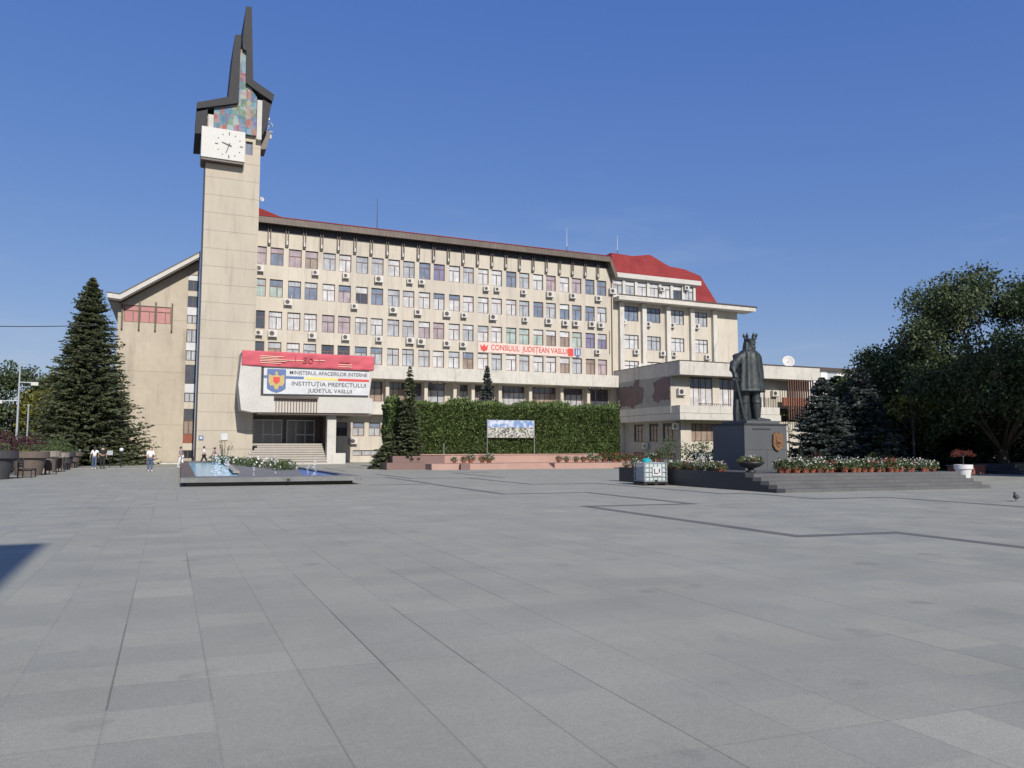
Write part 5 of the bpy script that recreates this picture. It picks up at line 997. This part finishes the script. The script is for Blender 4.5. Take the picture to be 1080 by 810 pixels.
# ================================================================== PEOPLE
def skin_mesh(name, V, E_, Rr, m, parent, sub=1):
    me = bpy.data.meshes.new(name); me.from_pydata(V, E_, []); o = bpy.data.objects.new(name, me); C.objects.link(o)
    sk = o.modifiers.new('skin', 'SKIN'); sk.use_smooth_shade = True
    for i, r_ in enumerate(Rr): me.skin_vertices[0].data[i].radius = (r_, r_)
    me.skin_vertices[0].data[0].use_root = True
    s = o.modifiers.new('sub', 'SUBSURF'); s.levels = sub; s.render_levels = sub
    bpy.context.view_layer.update(); ev = o.evaluated_get(bpy.context.evaluated_depsgraph_get()); nm = bpy.data.meshes.new_from_object(ev); bpy.data.objects.remove(o)
    nm.materials.clear(); nm.materials.append(m); q = bpy.data.objects.new(name, nm); C.objects.link(q); q.parent = parent; W[q.name] = Vector((0,0,0)); nm.shade_smooth(); return q
def person(label, x, y, rz, h, top, bottom, stride=.15, arm=(.1,.1), hair='hair', longhair=False, shoe='shoe', armout=(0,0), lean=0, group='people walking on the plaza'):
    t = thing('person', label, 'person', (0,0,0), group); s = h/1.72
    V = []; E_ = []; Rr = []; idx = {}
    def v(n, p, r_, par=None): idx[n] = len(V); V.append((p[0]*s, p[1]*s, p[2]*s)); Rr.append(r_*s); (E_.append((idx[par], idx[n])) if par else None)
    L_ = -lean
    v('pel', (0,0,.94), .125); v('spi', (0,L_*.3,1.1), .115, 'pel'); v('che', (0,L_*.7,1.3), .13, 'spi'); v('nec', (0,L_,1.46), .055, 'che'); v('hea', (0,L_-.01,1.56), .085, 'nec'); v('hea2', (0,L_-.01,1.64), .088, 'hea'); v('crn', (0,L_,1.7), .05, 'hea2')
    v('nose', (0,L_-.1,1.57), .016, 'hea')
    for sd_, a, f, ao in ((-1, arm[0], -stride, armout[0]), (1, arm[1], stride, armout[1])):
        k = 'l' if sd_ < 0 else 'r'
        v(k+'sh', (sd_*.17,L_,1.39), .06, 'che'); v(k+'el', (sd_*(.23+ao*.5),L_-a*.4,1.13), .043, k+'sh'); v(k+'wr', (sd_*(.25+ao),L_-a,.9+abs(a)*.3), .027, k+'el'); v(k+'ha', (sd_*(.255+ao*1.1),L_-a*1.1,.83+abs(a)*.3), .028, k+'wr')
        for q_ in range(4): v(f'{k}f{q_}', (sd_*(.255+ao*1.1),L_-a*1.1-.03+.02*q_,.75+abs(a)*.3+[.012,0,.004,.018][q_]), .009, k+'ha')
        v(k+'th', (sd_*(.235+ao*1.1),L_-a*1.1-.05,.80+abs(a)*.3), .01, k+'ha')
        v(k+'hp', (sd_*.09,0,.88), .095, 'pel'); v(k+'kn', (sd_*.1,f*-.5,.5), .06, k+'hp'); v(k+'an', (sd_*.1,f*-1.0+(.05 if f < 0 else 0),.09), .038, k+'kn'); v(k+'to', (sd_*.11,f*-1.0-.15,.035), .032, k+'an')
    skin_mesh('body', V, E_, Rr, M['skin'], t)
    def sub(name, keys, grow, m, cut=None):
        mp_ = {idx[k]: i for i, k in enumerate(keys)}; ee = [(mp_[a], mp_[b]) for a, b in E_ if a in mp_ and b in mp_]
        skin_mesh(name, [V[idx[k]] for k in keys], ee, [Rr[idx[k]]+grow*s for k in keys], m, t)
    sub('shirt', ['pel','spi','che','lsh','lel','rsh','rel'], .02, M[top])
    sub('trousers', ['pel','lhp','lkn','lan','rhp','rkn','ran'], .022, M[bottom])
    hm = MB().lathe([(.098,-.04),(.108,.03),(.098,.09),(.06,.135),(.01,.15)], (0,L_+.015,1.58), 14)
    if longhair: hm.tube((0,L_+.07,1.62),(0,L_+.09,1.34),.08,.05,10)
    hm.v = [tuple(c*s for c in q) for q in hm.v]; put('hair', hm, M[hair], t, smooth=True)
    for k in 'lr':
        a = Vector(V[idx[k+'an']]); b = Vector(V[idx[k+'to']]); a.z = .045*s; b.z = .04*s; put('shoe', MB().tube(a+Vector((0,.06*s,0)), b, .045*s, .04*s, 10), M[shoe], t, smooth=True)
    t.location = (x,y,0); t.rotation_euler = (0,0,rz)
person('person in a white top and jeans, one arm out, beside the one in black', -5.05, 66.3, R(180), 1.66, 'shirtwhite', 'jeans', .14, (.05,.15), longhair=True, armout=(.35,.05))
person('person dressed all in black walking beside the one in the white top', -4.5, 66.2, R(185), 1.78, 'blackcloth', 'blackcloth', .08, (.05,.1), shoe='blackcloth')
person('person in a white jacket and dark jeans standing alone on the left of the plaza', -1.06, 57.8, R(10), 1.66, 'shirtwhite', 'jeans', .03, (.3,.25), shoe='shoe')
person('person with dark hair and a patterned top by the left end of the pool', 1.0, 68.5, R(60), 1.68, 'greycloth', 'shirtwhite', .15, (.2,.1))
person('person in a white shirt and black trousers striding behind the pool', 3.0, 74.8, R(80), 1.72, 'shirtwhite', 'blackcloth', .33, (.25,-.2), shoe='blackcloth')
person('person in grey clothes leaning forward beside the one in the white shirt', 3.75, 74.9, R(100), 1.62, 'greycloth', 'greycloth', .22, (.4,.3), lean=.16)
